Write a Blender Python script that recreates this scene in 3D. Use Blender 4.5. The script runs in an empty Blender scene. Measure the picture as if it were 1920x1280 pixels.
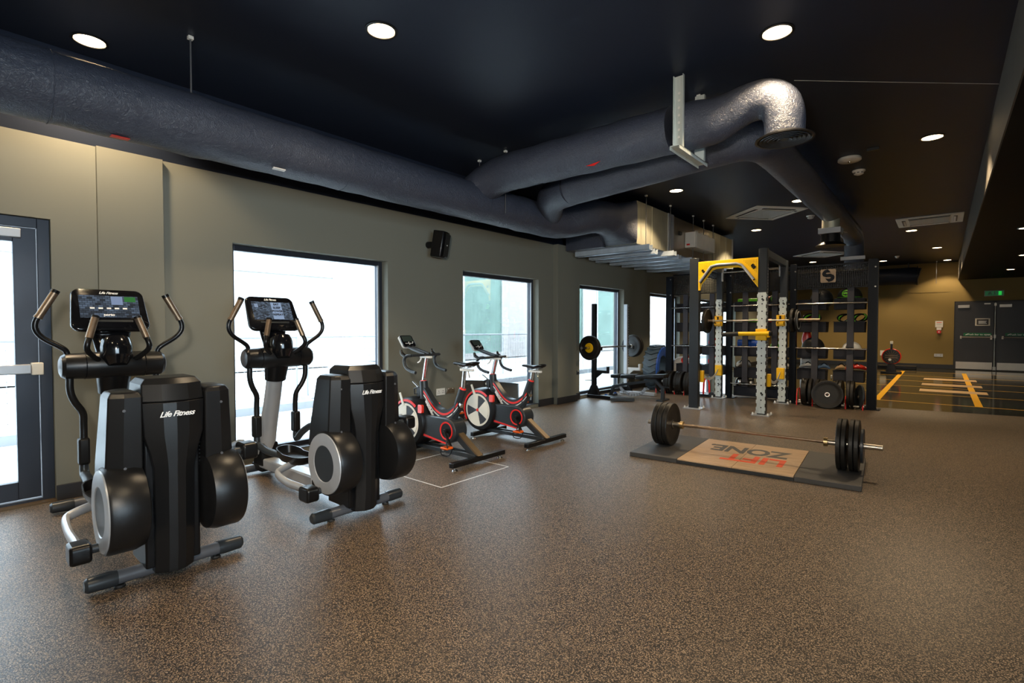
import bpy, bmesh, math, random
from mathutils import Vector, Matrix, Euler, Quaternion
random.seed(7)
SC = bpy.context.scene
COL = SC.collection
PI = math.pi
def rad(d): return d * PI / 180

# ------------------------------------------------------------------ camera
cd = bpy.data.cameras.new('camera'); cam = bpy.data.objects.new('camera', cd); COL.objects.link(cam)
cd.sensor_width = 36; cd.sensor_fit = 'HORIZONTAL'; cd.lens = 36 * 960 / 1920; cd.clip_start = .02; cd.clip_end = 300
cam.location = (0, 0, 1.3)
cam.rotation_euler = (PI / 2 - math.atan(25 / 960), 0, math.atan(808 / 960))
SC.camera = cam
SC.view_settings.view_transform = 'Standard'; SC.view_settings.look = 'None'
SC.view_settings.exposure = 0.0; SC.view_settings.gamma = 1; SC.view_settings.use_curve_mapping = False
SC.cycles.max_bounces = 7; SC.cycles.diffuse_bounces = 4; SC.cycles.glossy_bounces = 4
SC.cycles.transmission_bounces = 6; SC.cycles.transparent_max_bounces = 16
SC.cycles.sample_clamp_indirect = 6; SC.cycles.caustics_reflective = False; SC.cycles.caustics_refractive = False
SC.cycles.use_denoising = True
SC.cycles.use_adaptive_sampling = True; SC.cycles.adaptive_threshold = 0.01

# ------------------------------------------------------------------ daylight: bright overcast sky
W = bpy.data.worlds.new('world'); SC.world = W; W.use_nodes = True
wn = W.node_tree; bg = wn.nodes['Background']
bg.inputs[0].default_value = (0.68, 0.83, 1.0, 1); bg.inputs[1].default_value = 15

def area(name, loc, target, sx, sy, power, col, spread=180):
    l = bpy.data.lights.new(name, 'AREA'); l.shape = 'RECTANGLE'; l.size = sx; l.size_y = sy
    l.energy = power; l.color = col; l.spread = rad(spread)
    o = bpy.data.objects.new(name, l); COL.objects.link(o); o.location = loc
    o.rotation_euler = (Vector(target) - Vector(loc)).to_track_quat('-Z', 'Y').to_euler()
    return o
# the openings the skylight comes in by (portals only guide the sampling; they give no light)
WIN = [(1.998, 3.749), (5.004, 6.74), (7.984, 9.683), (10.93, 12.65), (13.75, 15.25), (15.95, 17.2)]
def portal(loc, target, sx, sy):
    o = area('daylight_portal', loc, target, sx, sy, 1, (1, 1, 1)); o.data.cycles.is_portal = True
for (a, b) in WIN: portal((-5.36, (a + b) / 2, 1.08), (0, (a + b) / 2, 1.08), b - a, 2.05)
portal((-5.36, -.1, 1.05), (0, -.1, 1.05), 1.6, 2.1)
portal((5.75, -.8, 1.72), (0, -.8, 1.72), 4.2, 2.05)  # portal for the added right-hand window
# the photographer's flash, held above and left of the lens
fl = area('camera_flash', (-0.30, -0.25, 1.82), (-3.0, 4.2, 1.75), .22, .22, 62, (1.0, 0.90, 0.76), 125)

# ------------------------------------------------------------------ materials
def newmat(name):
    m = bpy.data.materials.new(name); m.use_nodes = True
    nt = m.node_tree; return m, nt, nt.nodes['Principled BSDF']
def mat(name, col, rough=.5, metal=0, emit=None, estr=0, coat=0, spec=None, bump=None, var=None, aniso=None):
    m, nt, p = newmat(name)
    p.inputs['Base Color'].default_value = (*col, 1); p.inputs['Roughness'].default_value = rough
    p.inputs['Metallic'].default_value = metal
    if coat: p.inputs['Coat Weight'].default_value = coat; p.inputs['Coat Roughness'].default_value = .12
    if spec is not None: p.inputs['Specular IOR Level'].default_value = spec
    if emit: p.inputs['Emission Color'].default_value = (*emit, 1); p.inputs['Emission Strength'].default_value = estr
    tc = nt.nodes.new('ShaderNodeTexCoord')
    if bump:
        sc_, st, det = bump
        n = nt.nodes.new('ShaderNodeTexNoise'); n.inputs['Scale'].default_value = sc_; n.inputs['Detail'].default_value = det
        b = nt.nodes.new('ShaderNodeBump'); b.inputs['Strength'].default_value = st; b.inputs['Distance'].default_value = .01
        nt.links.new(tc.outputs['Object'], n.inputs['Vector']); nt.links.new(n.outputs['Fac'], b.inputs['Height'])
        nt.links.new(b.outputs['Normal'], p.inputs['Normal'])
    if var is None: var = (6, .12)
    n2 = nt.nodes.new('ShaderNodeTexNoise'); n2.inputs['Scale'].default_value = var[0]; n2.inputs['Detail'].default_value = 4
    mx = nt.nodes.new('ShaderNodeMix'); mx.data_type = 'RGBA'
    mx.inputs[6].default_value = (*[c * (1 - var[1]) for c in col], 1); mx.inputs[7].default_value = (*[min(1, c * (1 + var[1])) for c in col], 1)
    nt.links.new(tc.outputs['Object'], n2.inputs['Vector']); nt.links.new(n2.outputs['Fac'], mx.inputs[0]); nt.links.new(mx.outputs[2], p.inputs['Base Color'])
    return m

M = {}
M['wall'] = mat('olive_wall_paint', (.20, .199, .163), .62, var=(1.2, .04), spec=.3)
M['wallback'] = mat('olive_wall_warm_lit', (.235, .165, .055), .6, var=(1.2, .04), spec=.3)  # warm lamplight on the olive paint is put into this colour
M['black_paint'] = mat('black_ceiling_paint', (.016, .0215, .038), .42, var=(.8, .15), spec=.16)
M['soffit'] = mat('black_soffit_paint', (.005, .005, .005), .6, var=(.8, .15), spec=.1)
M['skirt'] = mat('charcoal_skirting', (.02, .021, .025), .45)
M['frame'] = mat('dark_blue_grey_aluminium', (.028, .033, .046), .35, .3)
M['black'] = mat('black_plastic', (.005, .005, .0055), .30, spec=.35)
M['blacksoft'] = mat('black_satin_plastic', (.0085, .0085, .009), .34, bump=(400, .06, 2), spec=.36)
M['gloss'] = mat('black_gloss_plastic', (.005, .005, .006), .12, coat=.3)
M['rubber'] = mat('black_rubber', (.010, .010, .010), .6, bump=(120, .15, 3))
M['plate'] = mat('worn_black_rubber', (.011, .0095, .0075), .45, spec=.3, bump=(40, .2, 4), var=(9, .35))
M['grey'] = mat('grey_paint', (.085, .088, .098), .32)
M['silver'] = mat('silver_paint', (.42, .43, .45), .35, .35)
M['chrome'] = mat('chrome_steel', (.6, .58, .55), .2, 1)
M['steel'] = mat('brushed_steel', (.5, .46, .40), .34, 1)
M['bronze'] = mat('worn_bar_steel', (.27, .20, .14), .4, .9, var=(30, .3))
M['brass'] = mat('brass_collar', (.62, .47, .25), .3, 1)
M['charcoal'] = mat('charcoal_powder_coat', (.024, .028, .032), .33, spec=.35)
M['navy'] = mat('dark_powder_coat', (.004, .0055, .009), .38, spec=.15)
M['greybar'] = mat('grey_powder_coat_strip', (.042, .041, .048), .45, spec=.3)
M['bin'] = mat('grey_fabric_bin', (.022, .023, .030), .6, spec=.2)
M['yellow'] = mat('yellow_powder_coat', (.95, .52, .005), .35)
M['red'] = mat('red_paint', (.75, .02, .015), .35)
M['redglow'] = mat('red_reflector', (.8, .03, .01), .25, coat=.5)
M['white'] = mat('white_plastic', (.75, .74, .70), .4)
M['cream'] = mat('cream_white_plastic', (.80, .74, .62), .4)
M['whitetext'] = mat('white_lettering', (.85, .85, .85), .5)
M['orange'] = mat('orange_plastic', (.8, .12, .01), .4)
M['green'] = mat('green_rubber', (.2, .7, .03), .45)
M['blue'] = mat('blue_rubber', (.015, .10, .5), .4)
M['bluegrey'] = mat('blue_grey_rubber', (.10, .17, .28), .5)
M['tyre'] = mat('dusty_tyre_rubber', (.05, .07, .085), .55, bump=(30, .3, 3))
M['mattop'] = mat('grey_black_mat', (.04, .037, .034), .5, bump=(60, .2, 3), var=(3, .25))
M['matside'] = mat('black_mat_edge', (.012, .012, .012), .7, bump=(90, .5, 3))
M['darkletter'] = mat('dark_grey_lettering', (.06, .055, .05), .5)
M['redletter'] = mat('red_orange_lettering', (.72, .07, .01), .5)
M['yellowline'] = mat('yellow_floor_line', (.9, .45, .01), .3)
M['tanline'] = mat('tan_floor_line', (.60, .38, .18), .3)
M['whiteline'] = mat('white_floor_line', (.62, .62, .60), .5)
M['acwhite'] = mat('off_white_grille', (.78, .75, .68), .45)
M['acgrey'] = mat('grey_grille', (.5, .5, .48), .5)
M['tape'] = mat('tan_bronze', (.12, .08, .04), .42, .4)  # dark tan; also stands in for lamplight on the bike struts
M['signgreen'] = mat('green_sign', (.0, .16, .05), .4)
M['black_metal'] = mat('black_metal_mesh', (.012, .012, .013), .4, .5)
M['door'] = mat('charcoal_door', (.025, .024, .026), .35, var=(.6, .1))
M['kick'] = mat('brushed_kick_plate', (.55, .47, .38), .3, 1)
M['extwhite'] = mat('pale_render', (.48, .47, .46), .8)
M['extpink'] = mat('pinkish_cladding', (.32, .28, .26), .8)
M['extground'] = mat('pale_concrete_ground', (.5, .49, .48), .85, bump=(3, .2, 4), var=(.7, .12))
M['extdark'] = mat('outside_grey', (.26, .26, .27), .7)
M['extgreen'] = mat('green_netting', (.17, .25, .21), .8, var=(2, .3))
M['extyellow'] = mat('outside_yellow', (.7, .5, .1), .6)

def lamp_mat():
    return mat('warm_lamp_glow', (1, .9, .7), .4, emit=(1.0, .72, .40), estr=22)
M['lamp'] = lamp_mat()
M['screen1'] = None

def floor_mat():
    m, nt, p = newmat('flecked_rubber_floor')
    tc = nt.nodes.new('ShaderNodeTexCoord')
    v = nt.nodes.new('ShaderNodeTexVoronoi'); v.inputs['Scale'].default_value = 250; v.feature = 'F1'; v.inputs['Randomness'].default_value = 1
    wn_ = nt.nodes.new('ShaderNodeTexNoise'); wn_.inputs['Scale'].default_value = 170; wn_.inputs['Detail'].default_value = 2
    nt.links.new(tc.outputs['Object'], v.inputs['Vector']); nt.links.new(tc.outputs['Object'], wn_.inputs['Vector'])
    # a share of the granules are tan flecks, by cell colour
    sep = nt.nodes.new('ShaderNodeSeparateColor'); nt.links.new(v.outputs['Color'], sep.inputs[0])
    r1 = nt.nodes.new('ShaderNodeValToRGB'); r1.color_ramp.elements[0].position = .52; r1.color_ramp.elements[1].position = .60
    nt.links.new(sep.outputs[0], r1.inputs[0])
    r2 = nt.nodes.new('ShaderNodeValToRGB'); r2.color_ramp.elements[0].position = .42; r2.color_ramp.elements[1].position = .52
    nt.links.new(wn_.outputs['Fac'], r2.inputs[0])
    mul = nt.nodes.new('ShaderNodeMath'); mul.operation = 'MULTIPLY'
    nt.links.new(r1.outputs[0], mul.inputs[0]); nt.links.new(r2.outputs[0], mul.inputs[1])
    fl_ = nt.nodes.new('ShaderNodeMix'); fl_.data_type = 'RGBA'
    fl_.inputs[6].default_value = (.24, .165, .105, 1); fl_.inputs[7].default_value = (.40, .29, .19, 1)
    nt.links.new(sep.outputs[1], fl_.inputs[0])
    mx = nt.nodes.new('ShaderNodeMix'); mx.data_type = 'RGBA'; mx.inputs[6].default_value = (.024, .0195, .016, 1)
    nt.links.new(mul.outputs[0], mx.inputs[0]); nt.links.new(fl_.outputs[2], mx.inputs[7]); nt.links.new(mx.outputs[2], p.inputs['Base Color'])
    p.inputs['Roughness'].default_value = .42; p.inputs['Specular IOR Level'].default_value = .5
    b = nt.nodes.new('ShaderNodeBump'); b.inputs['Strength'].default_value = .35; b.inputs['Distance'].default_value = .003
    n3 = nt.nodes.new('ShaderNodeTexNoise'); n3.inputs['Scale'].default_value = 160; n3.inputs['Detail'].default_value = 3
    nt.links.new(tc.outputs['Object'], n3.inputs['Vector']); nt.links.new(n3.outputs['Fac'], b.inputs['Height']); nt.links.new(b.outputs['Normal'], p.inputs['Normal'])
    return m
M['floor'] = floor_mat()
M['floorfar'] = mat('dark_green_grey_gloss_floor', (.030, .029, .020), .10, var=(.5, .15), spec=.6)

def duct_mat():
    m, nt, p = newmat('blue_black_duct_wrap')
    p.inputs['Base Color'].default_value = (.046, .054, .080, 1); p.inputs['Roughness'].default_value = .38; p.inputs['Specular IOR Level'].default_value = .65
    tc = nt.nodes.new('ShaderNodeTexCoord')
    mp = nt.nodes.new('ShaderNodeMapping'); mp.inputs['Scale'].default_value = (1, 1, 1)
    n1 = nt.nodes.new('ShaderNodeTexNoise'); n1.inputs['Scale'].default_value = 6; n1.inputs['Detail'].default_value = 9; n1.inputs['Distortion'].default_value = .8
    n2 = nt.nodes.new('ShaderNodeTexMusgrave') if False else nt.nodes.new('ShaderNodeTexNoise'); n2.inputs['Scale'].default_value = 34; n2.inputs['Detail'].default_value = 5; n2.inputs['Distortion'].default_value = 3
    nt.links.new(tc.outputs['Object'], mp.inputs[0]); nt.links.new(mp.outputs[0], n1.inputs['Vector']); nt.links.new(mp.outputs[0], n2.inputs['Vector'])
    ad = nt.nodes.new('ShaderNodeMath'); ad.operation = 'MULTIPLY_ADD'; ad.inputs[1].default_value = .55
    nt.links.new(n2.outputs['Fac'], ad.inputs[0]); nt.links.new(n1.outputs['Fac'], ad.inputs[2])
    b = nt.nodes.new('ShaderNodeBump'); b.inputs['Strength'].default_value = .75; b.inputs['Distance'].default_value = .02
    nt.links.new(ad.outputs[0], b.inputs['Height']); nt.links.new(b.outputs['Normal'], p.inputs['Normal'])
    return m
M['duct'] = duct_mat()

def galv_mat(name, col, sc_=18, rough=.35, metal=.8):
    m, nt, p = newmat(name)
    tc = nt.nodes.new('ShaderNodeTexCoord'); mp = nt.nodes.new('ShaderNodeMapping'); mp.inputs['Scale'].default_value = (1, 1, .12)
    n = nt.nodes.new('ShaderNodeTexNoise'); n.inputs['Scale'].default_value = sc_; n.inputs['Detail'].default_value = 5
    mx = nt.nodes.new('ShaderNodeMix'); mx.data_type = 'RGBA'; mx.inputs[6].default_value = (*[c * .72 for c in col], 1); mx.inputs[7].default_value = (*[min(1, c * 1.25) for c in col], 1)
    nt.links.new(tc.outputs['Object'], mp.inputs[0]); nt.links.new(mp.outputs[0], n.inputs['Vector']); nt.links.new(n.outputs['Fac'], mx.inputs[0]); nt.links.new(mx.outputs[2], p.inputs['Base Color'])
    p.inputs['Metallic'].default_value = metal; p.inputs['Roughness'].default_value = rough
    return m
M['galv'] = galv_mat('galvanised_sheet', (.52, .50, .38), 18, .42, .6)
M['galvblue'] = galv_mat('galvanised_channel', (.55, .63, .72), 10, .38, .35)
M['zinc'] = galv_mat('galvanised_upright_face', (.62, .67, .64), 40, .42, .3)

def wood_mat():
    m, nt, p = newmat('pale_bamboo_board')
    tc = nt.nodes.new('ShaderNodeTexCoord'); mp = nt.nodes.new('ShaderNodeMapping'); mp.inputs['Scale'].default_value = (1.5, 22, 1)
    n = nt.nodes.new('ShaderNodeTexNoise'); n.inputs['Scale'].default_value = 3; n.inputs['Detail'].default_value = 6
    r = nt.nodes.new('ShaderNodeValToRGB'); r.color_ramp.elements[0].color = (.36, .22, .115, 1); r.color_ramp.elements[1].color = (.62, .43, .26, 1)
    r.color_ramp.elements[0].position = .3; r.color_ramp.elements[1].position = .7
    nt.links.new(tc.outputs['Object'], mp.inputs[0]); nt.links.new(mp.outputs[0], n.inputs['Vector']); nt.links.new(n.outputs['Fac'], r.inputs[0]); nt.links.new(r.outputs[0], p.inputs['Base Color'])
    p.inputs['Roughness'].default_value = .35
    return m
M['wood'] = wood_mat()

def glass_mat():
    m = bpy.data.materials.new('window_glass'); m.use_nodes = True; nt = m.node_tree; nt.nodes.clear()
    o = nt.nodes.new('ShaderNodeOutputMaterial'); t = nt.nodes.new('ShaderNodeBsdfTransparent'); g = nt.nodes.new('ShaderNodeBsdfGlossy')
    t.inputs[0].default_value = (.94, .97, .96, 1); g.inputs['Roughness'].default_value = .02
    f = nt.nodes.new('ShaderNodeFresnel'); f.inputs[0].default_value = 1.45
    n = nt.nodes.new('ShaderNodeTexNoise'); n.inputs['Scale'].default_value = .5
    mul = nt.nodes.new('ShaderNodeMath'); mul.operation = 'MULTIPLY'; mul.inputs[1].default_value = .6
    mx = nt.nodes.new('ShaderNodeMixShader'); nt.links.new(f.outputs[0], mul.inputs[0]); nt.links.new(mul.outputs[0], mx.inputs[0]); nt.links.new(t.outputs[0], mx.inputs[1]); nt.links.new(g.outputs[0], mx.inputs[2]); nt.links.new(mx.outputs[0], o.inputs[0])
    return m
M['glass'] = glass_mat()

def perf_mat(name, pitch, col, hole=.30):
    # sheet metal with a real grid of round holes (object x/z plane)
    m, nt, p = newmat(name); p.inputs['Base Color'].default_value = (*col, 1); p.inputs['Roughness'].default_value = .45; p.inputs['Metallic'].default_value = .3
    tc = nt.nodes.new('ShaderNodeTexCoord'); sp = nt.nodes.new('ShaderNodeSeparateXYZ'); nt.links.new(tc.outputs['Object'], sp.inputs[0])
    def cell(s):
        a = nt.nodes.new('ShaderNodeMath'); a.operation = 'DIVIDE'; a.inputs[1].default_value = pitch; nt.links.new(s, a.inputs[0])
        b = nt.nodes.new('ShaderNodeMath'); b.operation = 'FRACT'; nt.links.new(a.outputs[0], b.inputs[0])
        c = nt.nodes.new('ShaderNodeMath'); c.operation = 'SUBTRACT'; c.inputs[1].default_value = .5; nt.links.new(b.outputs[0], c.inputs[0])
        d = nt.nodes.new('ShaderNodeMath'); d.operation = 'MULTIPLY'; nt.links.new(c.outputs[0], d.inputs[0]); nt.links.new(c.outputs[0], d.inputs[1]); return d.outputs[0]
    ad = nt.nodes.new('ShaderNodeMath'); ad.operation = 'ADD'; nt.links.new(cell(sp.outputs[0]), ad.inputs[0]); nt.links.new(cell(sp.outputs[2]), ad.inputs[1])
    gt = nt.nodes.new('ShaderNodeMath'); gt.operation = 'GREATER_THAN'; gt.inputs[1].default_value = hole * hole; nt.links.new(ad.outputs[0], gt.inputs[0])
    nt.links.new(gt.outputs[0], p.inputs['Alpha'])
    return m
M['perf'] = perf_mat('perforated_black_sheet', .026, (.008, .009, .012), .40)
M['perfgrille'] = perf_mat('flywheel_vent_mesh', .012, (.03, .03, .032), .25)

# ------------------------------------------------------------------ mesh helpers
class MB:
    def __init__(s): s.v = []; s.f = []; s.mi = []; s.cur = 0
    def m(s, i): s.cur = i; return s
    def add(s, vs, fs):
        o = len(s.v); s.v += [tuple(x) for x in vs]; s.f += [tuple(o + i for i in f) for f in fs]; s.mi += [s.cur] * len(fs); return s
    def box(s, c, d, rot=None, taper=1):
        hx, hy, hz = d[0] / 2, d[1] / 2, d[2] / 2; vs = []
        for z in (-1, 1):
            k = taper if z > 0 else 1
            for x, y in ((-1, -1), (1, -1), (1, 1), (-1, 1)): vs.append(Vector((x * hx * k, y * hy * k, z * hz)))
        if rot is not None:
            R = rot if isinstance(rot, Matrix) else Euler(rot).to_matrix()
            vs = [R @ v for v in vs]
        vs = [v + Vector(c) for v in vs]
        return s.add(vs, [(0, 3, 2, 1), (4, 5, 6, 7), (0, 1, 5, 4), (1, 2, 6, 5), (2, 3, 7, 6), (3, 0, 4, 7)])
    def b2(s, a, b):
        return s.box([(a[i] + b[i]) / 2 for i in range(3)], [abs(b[i] - a[i]) for i in range(3)])
    def bar(s, p0, p1, w, h, up=(0, 0, 1)):
        # rectangular bar from p0 to p1; w across, h along "up"
        p0 = Vector(p0); p1 = Vector(p1); d = (p1 - p0); L = d.length; d.normalize(); u = Vector(up); sd = d.cross(u)
        if sd.length < 1e-4: u = Vector((0, 1, 0)); sd = d.cross(u)
        sd.normalize(); u = sd.cross(d)
        R = Matrix((sd, d, u)).transposed()
        return s.box((p0 + p1) / 2, (w, L, h), R)
    def prism(s, poly, axis, a, b):
        # poly: 2D points; axis 'x': (y,z) ; 'y': (x,z) ; 'z': (x,y)
        def P(u, v, t): return {'x': (t, u, v), 'y': (u, t, v), 'z': (u, v, t)}[axis]
        n = len(poly); vs = [P(u, v, a) for u, v in poly] + [P(u, v, b) for u, v in poly]
        fs = [tuple(range(n)), tuple(range(2 * n - 1, n - 1, -1))] + [(i, i + n, (i + 1) % n + n, (i + 1) % n) for i in range(n)]
        return s.add(vs, fs)
    def loft(s, rings, cap=True, closed=True):
        n = len(rings[0]); vs = [p for r in rings for p in r]; fs = []
        for k in range(len(rings) - 1):
            for i in range(n if closed else n - 1):
                a = k * n + i; b = k * n + (i + 1) % n; fs.append((a, b, b + n, a + n))
        if cap: fs.append(tuple(range(n - 1, -1, -1))); fs.append(tuple(range((len(rings) - 1) * n, len(rings) * n)))
        return s.add(vs, fs)
    def tube(s, pts, r, n=14, cap=True, smooth=0, flat=None, wob=0):
        pts = [Vector(p) for p in pts]; rs = list(r) if hasattr(r, '__len__') else [r] * len(pts)
        if smooth:
            P = []; RR = []
            for i in range(len(pts) - 1):
                p0 = pts[max(i - 1, 0)]; p1 = pts[i]; p2 = pts[i + 1]; p3 = pts[min(i + 2, len(pts) - 1)]
                for k in range(smooth):
                    t = k / smooth
                    P.append(.5 * ((2 * p1) + (-p0 + p2) * t + (2 * p0 - 5 * p1 + 4 * p2 - p3) * t * t + (-p0 + 3 * p1 - 3 * p2 + p3) * t ** 3)); RR.append(tuple(u_ * (1 - t) + w_ * t for u_, w_ in zip(rs[i], rs[i + 1])) if isinstance(rs[i], tuple) else rs[i] * (1 - t) + rs[i + 1] * t)
            P.append(pts[-1]); RR.append(rs[-1]); pts, rs = P, RR
        T = []
        for i in range(len(pts)):
            a = pts[max(i - 1, 0)]; b = pts[min(i + 1, len(pts) - 1)]; d = b - a
            T.append(d.normalized() if d.length > 1e-9 else Vector((0, 0, 1)))
        nrm = T[0].orthogonal().normalized()
        if flat is not None:
            f = Vector(flat); nrm = (f - T[0] * f.dot(T[0])).normalized()
        rings = []; fw = 1.0
        for i, p in enumerate(pts):
            nrm = (nrm - T[i] * nrm.dot(T[i])).normalized(); bn = T[i].cross(nrm)
            ring = []
            for k in range(n):
                a = 2 * PI * k / n; rr = rs[i]
                if isinstance(rr, tuple): rx, ry = rr
                else: rx = ry = rr
                if wob: q = 1 + random.uniform(-wob, wob); rx *= q; ry *= q
                ring.append(p + nrm * math.cos(a) * rx + bn * math.sin(a) * ry)
            rings.append(ring)
        return s.loft(rings, cap)
    def cyl(s, p0, p1, r, r1=None, n=24): return s.tube([p0, p1], [r, r if r1 is None else r1], n)
    def lathe(s, prof, c=(0, 0, 0), axis='z', n=32, cap=True):
        # prof: list of (r, t) along the axis
        rings = []
        for r, t in prof:
            ring = []
            for k in range(n):
                a = 2 * PI * k / n; x, y = r * math.cos(a), r * math.sin(a)
                q = {'z': (x, y, t), 'x': (t, x, y), 'y': (y, t, x)}[axis]
                ring.append((q[0] + c[0], q[1] + c[1], q[2] + c[2]))
            rings.append(ring)
        return s.loft(rings, cap)
    def torus(s, c, R, r, axis='z', n=36, k=10):
        prof = [(R + r * math.cos(2 * PI * i / k), r * math.sin(2 * PI * i / k)) for i in range(k + 1)]
        return s.lathe(prof, c, axis, n, False)
    def ball(s, c, r, n=20, sz=1):
        prof = [(max(1e-4, r * math.sin(PI * i / 12)), -r * sz * math.cos(PI * i / 12)) for i in range(13)]
        return s.lathe(prof, c, 'z', n, True)
    def rbox(s, c, d, r, axis='z', seg=4):
        # box with rounded corners in the plane normal to axis
        ax = {'x': (1, 2, 0), 'y': (0, 2, 1), 'z': (0, 1, 2)}[axis]
        a, b, t = d[ax[0]] / 2, d[ax[1]] / 2, d[ax[2]] / 2; poly = []
        for (cx, cy, st) in ((a - r, b - r, 0), (-a + r, b - r, 90), (-a + r, -b + r, 180), (a - r, -b + r, 270)):
            for k in range(seg + 1):
                q = rad(st + 90 * k / seg); poly.append((cx + r * math.cos(q) + c[ax[0]], cy + r * math.sin(q) + c[ax[1]]))
        return s.prism(poly, axis, c[ax[2]] - t, c[ax[2]] + t)
    def xf(s, i0, mtx):
        for i in range(i0, len(s.v)): s.v[i] = tuple(mtx @ Vector(s.v[i]))
        return s
    def build(s, name, mats, parent=None, bevel=0, smooth=35, seg=2, loc=None):
        me = bpy.data.meshes.new(name)
        me.from_pydata(s.v, [], s.f); me.update()
        bm = bmesh.new(); bm.from_mesh(me); bmesh.ops.recalc_face_normals(bm, faces=bm.faces); bm.to_mesh(me); bm.free()
        if not isinstance(mats, (list, tuple)): mats = [mats]
        for x in mats: me.materials.append(M[x] if isinstance(x, str) else x)
        for i, p in enumerate(me.polygons): p.material_index = s.mi[i]
        if smooth:
            me.shade_smooth(); me.set_sharp_from_angle(angle=rad(smooth))
        o = bpy.data.objects.new(name, me); COL.objects.link(o)
        if parent is not None: o.parent = parent
        if loc: o.location = loc
        if bevel:
            b = o.modifiers.new('bevel', 'BEVEL'); b.width = bevel; b.segments = seg; b.limit_method = 'ANGLE'; b.angle_limit = rad(40); b.harden_normals = False
        return o

def tag(o, label=None, cat=None, group=None, kind=None):
    if label: o['label'] = label
    if cat: o['category'] = cat
    if group: o['group'] = group
    if kind: o['kind'] = kind
    return o
def thing(name, loc, label, cat, group=None, rz=0):
    o = bpy.data.objects.new(name, None); COL.objects.link(o); o.location = loc; o.rotation_euler = (0, 0, rz); o.empty_display_size = .1
    return tag(o, label, cat, group)
def struct(name, mb, m, bevel=0, parent=None, smooth=35):
    o = mb.build(name, m, parent, bevel, smooth)
    if parent is None: o['kind'] = 'structure'
    return o
def copy_tree(o, parent=None):
    c = o.copy(); COL.objects.link(c)
    if parent is not None: c.parent = parent; c.matrix_parent_inverse = o.matrix_parent_inverse.copy()
    for ch in list(o.children): copy_tree(ch, c)
    return c
def text(name, body, size, m, loc, xdir, ydir, parent=None, shear=0, bold=0, ext=.0008, align='CENTER', space=1, sx=1):
    cu = bpy.data.curves.new(name, 'FONT'); cu.body = body; cu.size = size; cu.shear = shear; cu.offset = bold; cu.extrude = ext
    cu.align_x = align; cu.align_y = 'CENTER'; cu.space_character = space; cu.resolution_u = 3
    tmp = bpy.data.objects.new('t', cu); COL.objects.link(tmp)
    dg = bpy.context.evaluated_depsgraph_get(); dg.update()
    me = bpy.data.meshes.new_from_object(tmp.evaluated_get(dg)); bpy.data.objects.remove(tmp)
    me.name = name
    x = Vector(xdir).normalized(); y = Vector(ydir).normalized(); z = x.cross(y)
    R = Matrix((x * sx, y, z)).transposed().to_4x4(); me.transform(Matrix.Translation(loc) @ R)
    me.materials.clear(); me.materials.append(M[m])
    o = bpy.data.objects.new(name, me); COL.objects.link(o)
    if parent is not None: o.parent = parent
    return o

# ------------------------------------------------------------------ room shell
XW = -5.1; ZC = 3.4; YB = 21.4; YF = -3.2; XR = 5.5
TH = .24
s = MB()
s.prism([(XW - TH, YF), (XR, YF), (XR, 11.35), (.35, 10.47), (-.85, 10.25), (-3.2, 10.5), (XW - TH, 10.5)], 'z', -.08, 0)
struct('floor', s, 'floor', smooth=0)
s = MB(); s.b2((XW - TH, 10.0, -.09), (XR, YB, -.005))
far = struct('floor', s, 'floorfar', smooth=0)
for y in (11.43, 13.02, 14.58, 16.1, 17.8, 19.5):
    MB().b2((-1.75 if y > 12 else -.95, y - .016, -.005), (3.2, y + .016, -.0035)).build('line_marking', 'yellowline', far, smooth=0)
for x in (-.91, .478):
    MB().b2((x - .05, 11.42, -.005), (x + .05, 19.6, -.003)).build('line_marking', 'yellowline', far, smooth=0)
for (y0, y1, x1) in ((16.65, 17.25, .65), (15.03, 15.62, .68), (13.56, 14.12, .70)):
    MB().b2((-.36, y0 + .03, -.005), (x1, y1 - .03, -.0025)).build('line_marking', 'tanline', far, smooth=0)
# white tape rectangle on the rubber floor by the bikes
TP = thing('floor_tape', (0, 0, 0), 'thin white taped rectangle on the floor under the nearer exercise bike', 'floor tape')
cs = [(-3.10, 3.63), (-3.11, 2.80), (-3.95, 2.80), (-3.95, 3.63)]
for i in range(4):
    a, b = cs[i], cs[(i + 1) % 4]
    MB().bar((a[0], a[1], .0008), (b[0], b[1], .0008), .012, .0012).build('tape_strip', 'whiteline', TP, smooth=0)

# window wall
DOORY = (-.95, .72); PIL1 = (.994, 1.436)
ops = [(DOORY[0], DOORY[1], 0, 2.11)] + [(a, b, .05, 2.10) for a, b in WIN]
s = MB(); x0, x1 = XW - TH, XW; y = YF
for (a, b, z0, z1) in ops:
    s.b2((x0, y, -.1), (x1, a, 2.72)); s.b2((x0, a, z1), (x1, b, 2.72))
    if z0 > 0: s.b2((x0, a, -.1), (x1, b, z0))
    y = b
s.b2((x0, y, -.1), (x1, YB, 2.72))
s.m(1).b2((x0, YF, 2.72), (x1, YB, ZC))
struct('wall_left', s, ['wall', 'black_paint'], smooth=0)
s = MB(); s.b2((XW, PIL1[0], 0), (XW + .035, PIL1[1], 2.72)); struct('trim_1', s, 'wall', smooth=0)
s = MB(); s.b2((XW, 7.15, 0), (XW + .10, 7.72, 2.72)); struct('trim_2', s, 'wall', smooth=0)
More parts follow.
